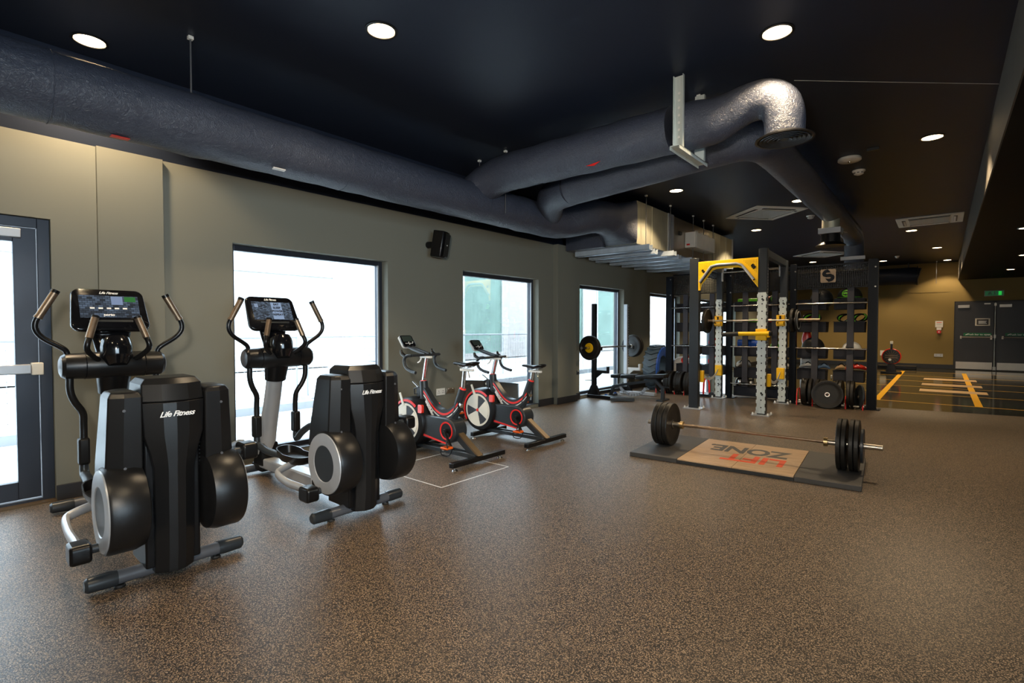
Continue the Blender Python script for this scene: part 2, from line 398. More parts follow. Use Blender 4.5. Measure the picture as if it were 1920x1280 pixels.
# skirting along the window wall, between the openings
s = MB()
def sk(a, b, d=0): s.b2((XW + d, a, 0), (XW + d + .02, b, .115))
sk(DOORY[1] + .0, PIL1[0]); sk(PIL1[0] - .02, PIL1[1] + .02, .035); sk(PIL1[1], WIN[0][0]); sk(WIN[0][1], WIN[1][0]); sk(WIN[1][1], 7.15); sk(7.13, 7.74, .10); sk(7.72, WIN[2][0])
for i in range(2, 5): sk(WIN[i][1], WIN[i + 1][0])
sk(WIN[5][1], YB)
struct('baseboard_left', s, 'skirt', bevel=.003, smooth=0)
# back wall
s = MB(); s.b2((XW - TH, YB, -.1), (XR, YB + .2, ZC)); struct('wall_back', s, 'wallback', smooth=0)
s = MB(); s.b2((XW, YB - .02, 0), (.26, YB, .14)); struct('baseboard_back', s, 'skirt', smooth=0)
# right and rear walls (out of frame); the right one's window is added for daylight fill
QY0, QY1, QZ0, QZ1 = -2.9, 1.3, .7, 2.75
s = MB(); s.b2((XR, YF, 0), (XR + .2, QY0, ZC)); s.b2((XR, QY1, -.1), (XR + .2, YB, ZC)); s.b2((XR, QY0, QZ1), (XR + .2, QY1, ZC)); s.b2((XR, QY0, 0), (XR + .2, QY1, QZ0))
struct('wall_right', s, 'wall', smooth=0)
s = MB(); s.b2((XW - TH, YF - .2, 0), (XR + .2, YF, ZC)); struct('wall_rear', s, 'wall', smooth=0)
# ceiling with the lower soffit on the right
s = MB(); s.b2((XW - TH, YF - .2, ZC), (XR + .2, YB + .2, ZC + .15)); struct('ceiling', s, 'black_paint', smooth=0)
s = MB(); s.b2((.345, YF, 2.815), (XR, YB, ZC)); s.m(1).b2((.335, YF, 2.82), (.345, YB, ZC))
struct('ceiling', s, ['soffit', mat('bulkhead_side', (.085, .075, .06), .6)], smooth=0)  # side face is a paler brown than the soffit underside

# windows: frame + pane in each opening
for i, (a, b) in enumerate(WIN):
    s = MB(); X0 = XW - .19; X1 = XW - .115; w = .055
    s.b2((X0, a, .05), (X1, a + w, 2.10)); s.b2((X0, b - w, .05), (X1, b, 2.10)); s.b2((X0, a + w, 2.10 - w), (X1, b - w, 2.10)); s.b2((X0, a + w, .05), (X1, b - w, .05 + w))
    f = struct('window_%d' % (i + 1), s, 'frame', bevel=.003, smooth=0)
    MB().b2((XW - .158, a + w, .05 + w), (XW - .150, b - w, 2.10 - w)).build('pane', 'glass', f, smooth=0)
    MB().b2((XW - .115, a + .0, .05), (XW - .0, b, .058)).build('window_sill', 'skirt', f, smooth=0)
    MB().b2((X1, b - w - .02, .11), (X1 + .012, b - w, 2.05)).build('glazing_bead', 'silver', f, smooth=0)
s = MB(); s.b2((XR + .09, QY0, QZ0), (XR + .10, QY1, QZ1)); struct('window_7', s, 'glass', smooth=0)  # unseen window, added to bring daylight onto the left wall and ducts

# door_1: glazed door with push bar
s = MB(); a, b = DOORY; X0, X1 = XW - .14, XW - .05
s.b2((X0, b - .07, 0), (X1, b, 2.11)); s.b2((X0, a, 0), (X1, a + .07, 2.11)); s.b2((X0, a + .07, 2.04), (X1, b - .07, 2.11)); s.b2((X0, a + .07, 0), (X1, b - .07, .03))
D1 = struct('door_1', s, 'frame', bevel=.003, smooth=0)
s = MB(); X0, X1 = XW - .125, XW - .065
s.b2((X0, b - .20, .04), (X1, b - .075, 2.035)); s.b2((X0, a + .075, .04), (X1, a + .2, 2.035)); s.b2((X0, a + .2, 1.93), (X1, b - .2, 2.035)); s.b2((X0, a + .2, .04), (X1, b - .2, .17))
lf = s.build('door_leaf', 'frame', D1, bevel=.003, smooth=0)
MB().b2((XW - .10, a + .2, .17), (XW - .09, b - .2, 1.93)).build('pane', 'glass', lf, smooth=0)
MB().b2((XW - .065, a + .12, .965), (XW - .01, .60, 1.035)).build('push_bar', 'silver', lf, bevel=.006)
MB().b2((XW - .065, .60, .955), (XW - .0, .665, 1.045)).build('bar_end_block', 'cream', lf, bevel=.006)
MB().b2((XW - .065, a + .4, 1.955), (XW - .015, .56, 2.02)).build('door_closer', 'silver', lf, bevel=.004)
s = MB(); s.b2((XW - TH, DOORY[0], 0), (XW + .02, DOORY[1], .012)); struct('trim_3', s, 'tape', smooth=0)

# back doors
for k, (xa, xb) in enumerate(((.29, 1.175), (1.235, 2.12))):
    s = MB(); s.b2((xa, YB - .05, .0), (xb, YB, 2.10))
    d = struct('door_%d' % (k + 2), s, 'door', bevel=.004, smooth=0)
    MB().b2((xa + .03, YB - .062, .03), (xb - .02, YB - .05, .25)).build('kick_plate', 'kick', d, smooth=0)
    s = MB(); s.cyl((xa + .13, YB - .12, 1.02), (xb - .02, YB - .12, 1.02), .018); s.b2((xb - .07, YB - .13, .95), (xb - .03, YB - .05, 1.08)); s.b2((xa + .12, YB - .13, .97), (xa + .16, YB - .05, 1.06))
    s.build('push_bar', 'kick', d)
    sg = MB().b2((xa + .20, YB - .058, 1.06), (xa + .84, YB - .05, 1.15)).build('door_sign', 'signgreen', d, smooth=0)
    text('sign_lettering', 'Push bar to open', .075, 'whitetext', (xa + .56, YB - .060, 1.105), (1, 0, 0), (0, 0, 1), sg, bold=.001)
    s = MB(); s.prism([(xa + .24, 1.085), (xa + .27, 1.085), (xa + .31, 1.115), (xa + .30, 1.13), (xa + .25, 1.105)], 'y', YB - .0605, YB - .0595); s.build('running_arrow', 'whitetext', sg, smooth=0)
    MB().b2((xa + .06, YB - .09, 1.93), (xa + .33, YB - .05, 2.02)).build('door_closer', 'steel', d, bevel=.004)
    if k == 0:
        # framed notice
        po = MB().b2((.755, YB - .06, 1.375), (1.095, YB - .05, 1.60)).build('notice', 'cream', d, smooth=0)
        MB().b2((.79, YB - .062, 1.40), (1.06, YB - .06, 1.575)).build('notice_panel', 'darkletter', po, smooth=0)
        for q in range(3): MB().b2((.83, YB - .0635, 1.44 + .032 * q), (1.02 - .02 * (q % 2), YB - .062, 1.46 + .032 * q)).build('notice_line', 'whitetext', po, smooth=0)
    MB().b2((xb - .22, YB - .08, 2.03), (xb - .08, YB - .05, 2.065)).build('latch_keep', 'steel', d, smooth=0)
s = MB(); s.b2((.262, YB - .045, 0), (.29, YB, 2.13)); s.b2((.262, YB - .045, 2.10), (2.15, YB, 2.14)); s.b2((1.175, YB - .045, 0), (1.235, YB, 2.12)); s.b2((2.12, YB - .045, 0), (2.15, YB, 2.13))
struct('trim_4', s, 'skirt', smooth=0)
rod = MB(); rod.cyl((1.205, YB - .08, .03), (1.205, YB - .08, 2.08), .014); rod.b2((1.17, YB - .1, .02), (1.24, YB - .045, .12)); rod.b2((1.18, YB - .1, 1.0), (1.23, YB - .045, 1.1)); rod.b2((1.18, YB - .1, 1.98), (1.23, YB - .045, 2.06))
tag(rod.build('bolt_rod', 'steel'), 'vertical steel bolt rod running between the two far black doors', 'door bolt')
# ------------------------------------------------------------------ outside
s = MB(); s.b2((-40, -25, -.12), (XW - TH, 40, -.04)); tag(s.build('ground', 'extground', smooth=0), kind='structure')
s = MB(); s.b2((-8.3, -6, -.04), (-8.1, 30, .08)); tag(s.build('kerb', 'extdark', smooth=0), 'pale kerb along the yard outside the windows', 'kerb')
bl = thing('building', (-16, 3, 0), 'pale building with small windows across the yard outside the near window', 'building')
MB().b2((-3, -14, 0), (0, 6.5, 7)).build('facade', 'extwhite', bl, smooth=0)
MB().b2((0, -14, 3.0), (.15, 6.6, 3.12)).build('ledge', 'extpink', bl, smooth=0)
for (y, z) in ((-9, 1.6), (-6, 1.6), (1.2, 1.6), (3.4, 1.6), (-6, 4.2), (1.2, 4.2), (4, 4.2)):
    f = MB().b2((0, y, z), (.06, y + 1.1, z + 1.2)).build('window', 'extdark', bl, smooth=0)
bl = thing('building', (-15, 18, 0), 'low pink-grey building beyond the netting outside the far windows', 'building')
MB().b2((-3, -6, 0), (0, 20, 5)).build('facade', 'extpink', bl, smooth=0)
MB().b2((0, -6, 4.8), (.2, 20, 5.1)).build('ledge', 'extwhite', bl, smooth=0)
for k, (ya, yb, x) in enumerate(((8.2, 11.4, -10.0), (12.4, 15.2, -9.6), (17.5, 20.5, -10.4))):
    g = thing('netting_screen', (x, 0, 0), 'green debris netting on poles in the yard, %s of the three' % ('nearest', 'middle', 'farthest')[k], 'netting')
    MB().b2((-.01, ya, .6), (.01, yb, 3.0)).build('net', 'extgreen', g, smooth=0)
    for y in (ya, (ya + yb) / 2, yb): MB().cyl((.04, y, -.04), (.04, y, 3.1), .03, n=8).build('pole', 'extwhite', g)
for k in range(4):
    y0 = -2.5 + 3.6 * k
    g = thing('site_fence_panel', (-8.8, y0, -.04), 'wire mesh site fence panel outside, %s from the entrance door' % ('first', 'second', 'third', 'fourth')[k], 'fence')
    s = MB()
    for q in range(0, 34): s.b2((-.003, .1 * q, .12), (.003, .1 * q + .006, 1.1))
    for q in range(8): s.b2((-.003, 0, .15 + .13 * q), (.003, 3.4, .156 + .13 * q))
    s.build('wire_mesh', 'extdark', g, smooth=0)
    s = MB(); s.cyl((0, 0, 0), (0, 0, 1.2), .02, n=8); s.cyl((0, 3.4, 0), (0, 3.4, 1.2), .02, n=8); s.cyl((0, 0, 1.18), (0, 3.4, 1.18), .02, n=8); s.build('frame', 'extdark', g)
    MB().b2((-.3, -.1, 0), (.3, .12, .12)).build('base_block', 'extyellow' if k % 2 else 'extdark', g, bevel=.01)

# ------------------------------------------------------------------ ceiling fittings
def downlight(x, y, z=ZC, label='', r=.095, power=26, grp='round downlights in the dark ceiling'):
    t = thing('downlight', (x, y, z), label, 'ceiling light', grp)
    MB().lathe([(r, -.0), (r + .018, -.0), (r + .018, -.006), (r, -.008), (r - .006, .04), (r, .04)], axis='z', n=32, cap=False).build('trim_ring', 'black' if r > .08 else 'acgrey', t)
    MB().lathe([(.001, -.004), (r * .96, -.004), (r * .96, .0), (.001, .0)], axis='z', n=32).build('lens', 'lamp', t)
    l = bpy.data.lights.new('downlight_beam', 'SPOT'); l.energy = power; l.color = (1.0, .76, .48); l.spot_size = rad(118); l.spot_blend = .35; l.shadow_soft_size = .08
    o = bpy.data.objects.new('downlight_beam', l); COL.objects.link(o); o.parent = t; o.location = (0, 0, -.03)
    return t
DL = [(-4.807, .918, 'downlight above the round duct by the entrance door', 200),
      (-3.069, 2.214, 'large bright downlight over the cross trainers, near the top edge', 130),
      (-.937, 4.034, 'large bright downlight just left of the duct elbow, over the lifting platform', 170),
      (-.126, 7.331, 'bright downlight right of the smoke detector, by the bulkhead', 260),
      (-3.152, 7.639, 'downlight between the ducts above the silver air unit', 220),
      (-3.095, 11.80, 'small downlight just below the nearest cassette grille', 260),
      (-.556, 14.01, 'downlight right under the narrow-looking air grille', 240),
      (-.155, 17.40, 'downlight close to the bulkhead, above the court lines', 260),
      (-1.467, 19.76, 'downlight behind the top right corner of the storage rack', 200),
      (.064, 20.75, 'farthest downlight by the back wall, beside the bulkhead', 130),
      (-3.20, 18.64, 'small downlight under the farthest air cassette', 300),
      (-1.859, 9.54, 'small downlight half hidden beside the long rear duct', 150)]
for x, y, lb, pw in DL: downlight(x, y, ZC, lb, power=pw)
for x, y, lb in ((1.306, 18.387, 'thin downlight in the low soffit nearest the far doors'), (1.255, 14.947, 'thin downlight in the low soffit, middle one at the right edge'), (.93, 10.95, 'thin downlight in the low soffit nearest the camera, at the right edge')):
    downlight(x, y, 2.815, lb, r=.075, power=30, grp='downlights in the low soffit')
# extra downlight beams added without fittings, mostly out of sight
def hidden_beam(x, y, power=120):
    l = bpy.data.lights.new('downlight_beam', 'SPOT'); l.energy = power; l.color = (1.0, .78, .5); l.spot_size = rad(118); l.spot_blend = .35; l.shadow_soft_size = .08
    o = bpy.data.objects.new('downlight_beam', l); COL.objects.link(o); o.location = (x, y, ZC - .03)
for x, y in ((-.9, .6), (-4.81, -1.6), (-4.8, 14.5), (-2.2, -1.2), (-3.1, 15.2)): hidden_beam(x, y)

def cassette(loc, rz, label, w=.95, z=ZC):
    t = thing('air_cassette', (*loc, z), label, 'ceiling air unit', 'square air cassettes in the dark ceiling', rz)
    s = MB(); h = w / 2; s.box((0, 0, -.012), (w, w, .024)); s.build('panel', 'acwhite', t, bevel=.006)
    s = MB(); g = w * .30
    s.box((0, 0, -.028), (g * 2, g * 2, .010)); 
    for k in range(-9, 10): s.box((k * g / 10, 0, -.034), (.006, g * 1.9, .004))
    s.build('intake_grille', 'acgrey', t, smooth=0)
    for k in range(4):
        s = MB(); a = k * PI / 2; R = Euler((0, 0, a)).to_matrix(); c = R @ Vector((w * .385, 0, -.026))
        s.box(c, (.055, w * .62, .006), R); s.build('outlet_slot', 'black', t, smooth=0)
        s = MB(); c = R @ Vector((w * .375, 0, -.034)); s.box(c, (.03, w * .58, .004), R @ Euler((0, rad(20), 0)).to_matrix()); s.build('louvre', 'acwhite', t, smooth=0)
    return t
cassette((-2.51, 10.14), rad(48), 'off-white air cassette nearest the camera, left of the long rear duct', .98)
cassette((-.24, 12.85), 0, 'off-white air cassette on the right, beside the bulkhead', 1.0)
cassette((-2.64, 16.78), rad(50), 'farthest off-white air cassette, just above the tall black rack', 1.05)

def detector(x, y, label, r=.06):
    t = thing('smoke_detector', (x, y, ZC), label, 'smoke detector')
    MB().lathe([(.001, 0), (r, 0), (r, -.012), (r * .93, -.02), (.001, -.02)], n=24).build('base', 'white', t)
    MB().lathe([(.001, -.02), (r * .8, -.02), (r * .72, -.05), (r * .35, -.062), (.001, -.064)], n=24).build('sensor_head', 'white', t)
    s = MB()
    for k in range(8):
        a = k * PI / 4; s.box((r * .77 * math.cos(a), r * .77 * math.sin(a), -.036), (.006, .026, .008), Euler((0, 0, a)).to_matrix())
    s.build('vent_slots', 'black', t, smooth=0)
detector(-.895, 8.24, 'white cone-shaped smoke detector below the round white fitting', .075)
detector(-1.06, 18.7, 'small white smoke detector far back, right of the storage rack top')
detector(-1.93, 10.95, 'small white detector at the right corner of the nearest air cassette', .07)
t = thing('emergency_light', (-.918, 7.56, ZC), 'round white emergency light fitting right of the duct elbow', 'emergency light')
MB().lathe([(.001, 0), (.115, 0), (.125, -.01), (.125, -.035), (.11, -.045), (.001, -.048)], n=32).build('body', 'white', t)
MB().lathe([(.001, -.047), (.02, -.047), (.018, -.058), (.001, -.06)], n=16).build('lens', 'chrome', t)
tag(MB().b2((-.72, 7.30, ZC - .03), (-.60, 7.34, ZC)).build('cable_clip', 'charcoal', bevel=.002), 'tiny dark clip on the ceiling beside the round white emergency light', 'clip')
# conduit line on the ceiling
tag(MB().tube([(-1.0, 4.9, ZC - .004), (.33, 6.1, ZC - .004)], .0025, 6).build('ceiling_wire', 'acgrey'), 'thin pale wire along the ceiling right of the duct elbow', 'wire')

# ------------------------------------------------------------------ ducts
def noisy(mb_pts, r, **k): return MB().tube(mb_pts, r, **k)
def seg(a, b, n):
    a = Vector(a); b = Vector(b); return [a.lerp(b, i / n) for i in range(n)]
D = thing('main_duct', (0, 0, 0), 'long blue-black wrapped round duct running above the window wall', 'air duct')
pts = seg((-4.23, -3.1, 2.78), (-4.23, 5.6, 2.78), 60) + [Vector(p) for p in ((-4.23, 5.75, 2.78), (-4.22, 6.0, 2.79), (-4.18, 6.2, 2.83), (-4.11, 6.4, 2.90), (-4.05, 6.6, 2.96), (-4.02, 6.8, 2.985), (-4.01, 7.0, 2.99), (-4.01, 7.08, 2.99))]
rs = []
for i, p in enumerate(pts):
    j = 0.003 * math.sin(i * 2.1) + random.uniform(-.0015, .0015)
    if i % 13 == 5: j += .007
    rs.append(.215 + j)
for k, d in ((-6, .01), (-5, .025), (-4, .03), (-3, .03), (-2, .035), (-1, .035)): rs[k] += d
MB().tube(pts, rs, 40).build('duct_run', 'duct', D, smooth=60)
rings = []
for t_, (hw, hh, cx, cz, e) in enumerate(((.25, .25, -4.01, 2.99, 2.0), (.26, .27, -4.01, 2.985, 2.3), (.29, .30, -4.0, 2.975, 4.0), (.315, .333, -4.0, 2.966, 16))):
    ring = []
    for k in range(48):
        a = 2 * PI * k / 48; c_, s_ = math.cos(a), math.sin(a)
        q = (abs(c_) ** e + abs(s_) ** e) ** (-1 / e)
        ring.append((cx + hw * c_ * q, (7.06, 7.18, 7.30, 7.425)[t_], cz + hh * s_ * q))
    rings.append(ring)
MB().loft(rings, cap=False).build('transition', 'duct', D, smooth=50)
s = MB(); s.prism([(7.34, 2.62), (7.425, 2.62), (7.425, 3.30), (7.34, 3.25)], 'x', -4.97, -4.25); s.build('wrapped_end_panel', 'duct', D, smooth=0)
for y in (-1.4, .6, 2.6, 4.4):
    MB().torus((-4.23, y, 2.78), .2165, .0035, 'y', 40, 6).build('joint_band', 'duct', D)
# red and white tape marks
MB().box((-4.2, .95, 2.563), (.05, .10, .004)).build('red_label', 'red', D, smooth=0)
MB().box((-4.13, 1.98, 2.583), (.03, .10, .006), (0, -.3, 0)).build('white_label', 'white', D, smooth=0)
def hanger(x, y, z0, label, r=.006):
    t = thing('hanger_rod', (x, y, z0), label, 'threaded rod')
    MB().cyl((0, 0, 0), (0, 0, ZC - z0 - .02), r, n=8).build('rod', 'grey', t)
    MB().box((0, 0, ZC - z0 - .012), (.035, .035, .024)).build('ceiling_bracket', 'white', t, bevel=.003)
    return t
hanger(-4.182, 1.372, 2.98, 'grey threaded rod from the ceiling to the top of the long duct')
hanger(-3.994, 4.628, 2.66, 'threaded rod passing in front of the long duct near the branch')
hanger(-4.47, 4.68, 2.66, 'threaded rod behind the long duct near the branch')

D2 = thing('branch_duct', (0, 0, 0), 'dark wrapped branch duct crossing the ceiling to the round diffuser elbow', 'air duct')
pts = [Vector((-4.30, 4.34, 2.86)), Vector((-4.1, 4.38, 2.97)), Vector((-3.9, 4.4, 3.03))] + seg((-3.7, 4.4, 3.045), (-1.72, 4.4, 3.04), 16)
rs = [.19, .2, .2] + [.2 + .004 * math.sin(i * 1.7) for i in range(16)]
MB().tube(pts, rs, 36).build('duct_run', 'duct', D2, smooth=60)
pts = [(-1.76, 4.4, 3.04), (-1.64, 4.4, 3.035), (-1.50, 4.4, 3.03), (-1.36, 4.40, 3.065), (-1.22, 4.40, 3.10), (-1.09, 4.40, 3.095), (-1.00, 4.40, 3.03), (-.965, 4.40, 2.93), (-.96, 4.40, 2.82), (-.96, 4.40, 2.775)]
MB().tube(pts, [.2, .197, .185, .16, .148, .15, .15, .146, .142, .142], 36, smooth=4).build('elbow', 'duct', D2, smooth=60)
s = MB(); c = (-.96, 4.40, 2.77)
s.lathe([(.145, .02), (.205, -.012), (.207, -.022), (.19, -.022), (.15, .01)], c, n=40, cap=False)
df = s.build('diffuser', 'black', D2)
s = MB()
for r in (.035, .065, .095, .125, .155): s.lathe([(r, -.012), (r + .018, -.026), (r + .02, -.022), (r + .004, -.006)], c, n=36, cap=False)
s.lathe([(.001, -.02), (.03, -.02), (.03, -.01), (.001, -.01)], c, n=24); s.lathe([(.001, .0), (.16, .0)], c, n=36, cap=False)
s.build('diffuser_rings', 'charcoal', df)
# galvanised slotted clamp frame
s = MB(); X = -1.70; w = .042
for y, sg in ((4.17, -1), (4.63, 1)):
    s.b2((X - w, y - .003, 2.79), (X + w, y + .003, 3.38)); s.b2((X - w, y, 2.79), (X - w + .005, y + sg * .03, 3.38)); s.b2((X + w - .005, y, 2.79), (X + w, y + sg * .03, 3.38))
s.b2((X - w, 4.08, 2.785), (X + w, 4.72, 2.792)); s.b2((X - w, 4.08, 2.76), (X - w + .005, 4.72, 2.79)); s.b2((X + w - .005, 4.08, 2.76), (X + w, 4.72, 2.79))
cl = s.build('clamp_channel', 'zinc', D2, smooth=0)
for k in range(7): MB().cyl((X, 4.166, 2.88 + .06 * k), (X, 4.1625, 2.88 + .06 * k), .011, n=10).build('slot_hole', 'white', cl, smooth=0)
MB().prism([(-2.66, 2.86), (-2.50, 2.875), (-2.57, 2.845)], 'y', 4.262, 4.268).build('red_label', 'red', D2, smooth=0)
hanger(-1.72, 4.66, 2.84, 'short rod at the back of the galvanised clamp on the branch duct')

D3 = thing('branch_duct', (0, 0, 0), 'dark wrapped duct that turns a corner and runs to the back of the gym', 'air duct')
pts = [(-4.23, 5.80, 2.80), (-4.1, 5.66, 2.86), (-3.95, 5.47, 2.915), (-3.75, 5.28, 2.95), (-3.4, 5.15, 2.96)]
MB().tube(pts, [.165, .17, .18, .19, .195], 32, smooth=5).build('wye_bend', 'duct', D3, smooth=60)
MB().tube([(-3.42, 5.15, 2.96), (-2.9, 5.13, 2.99), (-2.3, 5.12, 3.03), (-1.9, 5.12, 3.06), (-1.7, 5.13, 3.07), (-1.52, 5.19, 3.09), (-1.42, 5.32, 3.10), (-1.37, 5.57, 3.11), (-1.36, 5.9, 3.11)], [.195, .197, .2, .2, .195, .19, .185, .178, .172], 32, smooth=4).build('elbow', 'duct', D3, smooth=60)
MB().tube(seg((-1.36, 5.85, 3.11), (-1.36, 11.3, 3.11), 18) + [(-1.36, 11.5, 3.11)], .17, 32).build('duct_run', 'duct', D3, smooth=60)
MB().tube([(-1.36, 11.4, 3.11), (-1.36, 11.75, 3.10), (-1.36, 11.98, 3.0), (-1.36, 12.03, 2.8), (-1.36, 12.03, 2.45)], .165, 28, smooth=4).build('drop', 'duct', D3, smooth=60)
s = MB(); s.b2((-1.56, 11.84, 2.62), (-1.16, 11.85, 2.69)); s.b2((-1.56, 11.84, 2.62), (-1.16, 11.9, 2.625)); s.build('clamp_channel', 'silver', D3, smooth=0)
T3 = thing('take_off', (-1.36, 9.3, 0), 'short vertical take-off with grey damper and dark flared outlet under the rear duct', 'air duct')
MB().tube([(0, 0, 3.0), (0, 0, 2.83)], .12, 24).build('neck', 'galv', T3)
MB().box((0, 0, 2.80), (.30, .27, .085)).build('damper_collar', 'silver', T3, bevel=.004)
MB().lathe([(.13, 2.76), (.135, 2.63), (.20, 2.585), (.205, 2.575), (.001, 2.59)], n=32, cap=False).build('flared_outlet', 'black', T3)
MB().cyl((.17, 0, 2.78), (.22, 0, 2.76), .01, n=8).build('damper_lever', 'steel', T3)

# ------------------------------------------------------------------ air handling unit
A = thing('air_handling_unit', (-3.7, 7.43, 2.63), 'large galvanised air unit with ribbed underside hung beside the window wall', 'air handling unit')
def u(x, y, z): return (x, y, z)
MB().b2((-1.26, 0, 0), (0, 1.18, .67)).build('inlet_plenum', 'galv', A, bevel=.002, smooth=0)
MB().b2((-1.26, 1.18, -.01), (.012, 1.42, .675)).build('joint_flange', 'silver', A, bevel=.003, smooth=0)
MB().b2((-1.26, 1.42, 0), (0, 3.2, .66)).build('fan_section', 'steel', A, bevel=.003, smooth=0)
MB().b2((-1.26, 3.2, -.0), (0, 4.75, .67)).build('outlet_plenum', 'galv', A, bevel=.002, smooth=0)
MB().b2((-1.26, 4.72, -.02), (.02, 4.75, .69)).build('end_flange', 'silver', A, smooth=0)
for y in (.55, 3.55, 3.9, 4.3): MB().b2((.0, y, .0), (.006, y + .012, .67)).build('seam_rib', 'galv', A, smooth=0)
for k in range(3): MB().b2((0, 2.45 + .28 * k, .36), (.004, 2.62 + .28 * k, .56)).build('data_plate', 'acwhite', A, smooth=0)
MB().b2((0, 3.02, .18), (.004, 3.14, .40)).build('warning_label', 'yellow', A, smooth=0)
for y in (1.62, 3.22): MB().b2((0, y, .20 if y > 2 else .36), (.04, y + .12, .26 if y > 2 else .42)).build('cable_gland', 'black', A, bevel=.006)
cb = MB().b2((0, 1.95, .16), (.20, 3.0, .44)).build('control_box', 'acwhite', A, bevel=.008)
MB().b2((.20, 2.0, .18), (.206, 2.95, .42)).build('cover', 'white', cb, smooth=0)
MB().b2((0.02, 1.944, .20), (.19, 1.95, .44)).build('side_cover', 'white', cb, smooth=0)
MB().b2((.04, 1.938, .2), (.10, 1.945, .23)).build('maker_mark', 'red', cb, smooth=0)
# ribbed underside channels
for k, (y, x0_, x1_) in enumerate(((.12, -1.22, .16), (.62, -1.25, .02), (1.02, -1.75, .18), (1.55, -1.72, .05), (2.05, -1.7, .1), (2.6, -1.65, .12), (3.2, -1.5, .1))):
    s = MB(); x0_ = max(x0_, -1.35)
    s.b2((x0_, y, -.095), (x1_, y + .12, -.090)); s.b2((x0_, y, -.095), (x1_, y + .005, -.010)); s.b2((x0_, y + .115, -.095), (x1_, y + .12, -.010))
    s.build('support_channel', 'galvblue', A, smooth=0)
MB().b2((-1.3, .0, -.01), (0.0, 4.7, -.002)).build('underside_panel', 'grey', A, smooth=0)
for i, (x, y) in enumerate(((.08, .16), (.10, 1.06), (.10, 2.1), (.10, 2.65), (.08, 3.24))):
    h = hanger(-3.7 + x, 7.43 + y, 2.535, 'threaded rod hanging the silver air unit, %s from the near corner' % ('first', 'second', 'third', 'fourth', 'fifth')[i])
    MB().box((0, 0, .02), (.06, .05, .05)).build('end_clip', 'white', h, bevel=.004)
MB().tube([(-4.6, 12.1, 2.95), (-4.6, 12.9, 2.95), (-4.5, 13.6, 2.85)], [.3, .28, .25], 28, smooth=3).build('duct', 'duct', None).update_tag()
o = bpy.data.objects['duct']; tag(o, 'dark round duct leaving the far end of the silver air unit', 'air duct')
# low far duct by the back wall
D4 = thing('far_duct', (0, 0, 0), 'black round duct along the back wall, ending above the socket', 'air duct')
MB().tube([(-4.6, 20.9, 2.98), (-.75, 20.9, 2.98), (-.62, 20.9, 2.95)], .27, 28).build('duct_run', 'black_paint', D4)
MB().lathe([(.27, 0), (.31, .0), (.31, .02), (.001, .02)], (-.66, 20.9, 2.98), 'x', 28).build('end_cap', 'black', D4)
for x in (-4.0, -2.4, -.9): MB().b2((x, 20.88, 3.2), (x + .03, 20.92, ZC)).build('ceiling_strap', 'black', D4, smooth=0)
h = hanger(-.19, 20.9, 2.70, 'thin rod hanging from the ceiling in front of the back wall')
s = MB(); s.b2((-.92, YB - .012, 2.45), (.16, YB, 2.46)); s.b2((-.92, YB - .012, 2.45), (-.90, YB, 3.2)); s.b2((.14, YB - .012, 2.45), (.16, YB, 3.2))
s.m(1).b2((-.90, YB - .006, 2.46), (.14, YB, 3.2)); struct('trim_5', s, ['wallback', 'wallback'], smooth=0)

# ------------------------------------------------------------------ things on the walls
t = thing('exit_sign', (1.17, YB - .03, 2.36), 'dark green emergency exit sign in a pale frame above the far doors', 'exit sign')
MB().box((0, 0, 0), (.44, .04, .17)).build('frame', 'acgrey', t, bevel=.003)
MB().box((0, -.022, 0), (.41, .004, .14)).build('panel', mat('exit_panel', (0, .10, .04), .3, emit=(0, .35, .09), estr=.10), t, smooth=0)
s = MB(); s.prism([(-.15, -.05), (-.12, -.05), (-.09, -.01), (-.06, -.05), (-.045, -.045), (-.075, .02), (-.05, .03), (-.055, .04), (-.10, .035), (-.13, .01)], 'y', -.026, -.0245); s.cyl((-.075, -.026, .053), (-.075, -.0245, .053), .013, n=12)
s.prism([(.0, .05), (.02, .05), (.02, -.01), (.04, -.01), (.01, -.05), (-.02, -.01), (0, -.01)], 'y', -.026, -.0245)
s.build('running_figure', 'extgreen', t, smooth=0)
MB().box((.13, -.025, 0), (.07, .002, .12)).build('lit_door', mat('exit_glow', (0, .3, .05), .3, emit=(0.02, .7, .08), estr=.6), t, smooth=0)
t = thing('fire_point', (-.10, YB - .02, 1.3), 'white fire notice above a red call point on the back wall', 'fire call point')
MB().box((0, 0, .13), (.19, .012, .20)).build('notice', 'white', t, smooth=0)
for q in range(3): MB().box((0, -.0075, .18 - .035 * q), (.13, .003, .018)).build('notice_line', 'redletter' if q == 0 else 'acgrey', t, smooth=0)
MB().box((0, 0, -.02), (.12, .012, .08)).build('small_notice', 'white', t, smooth=0)
MB().cyl((0, -.04, -.12), (0, .01, -.12), .055).build('call_point', 'red', t)
MB().cyl((0, -.045, -.12), (0, -.03, -.12), .02).build('call_button', 'white', t)
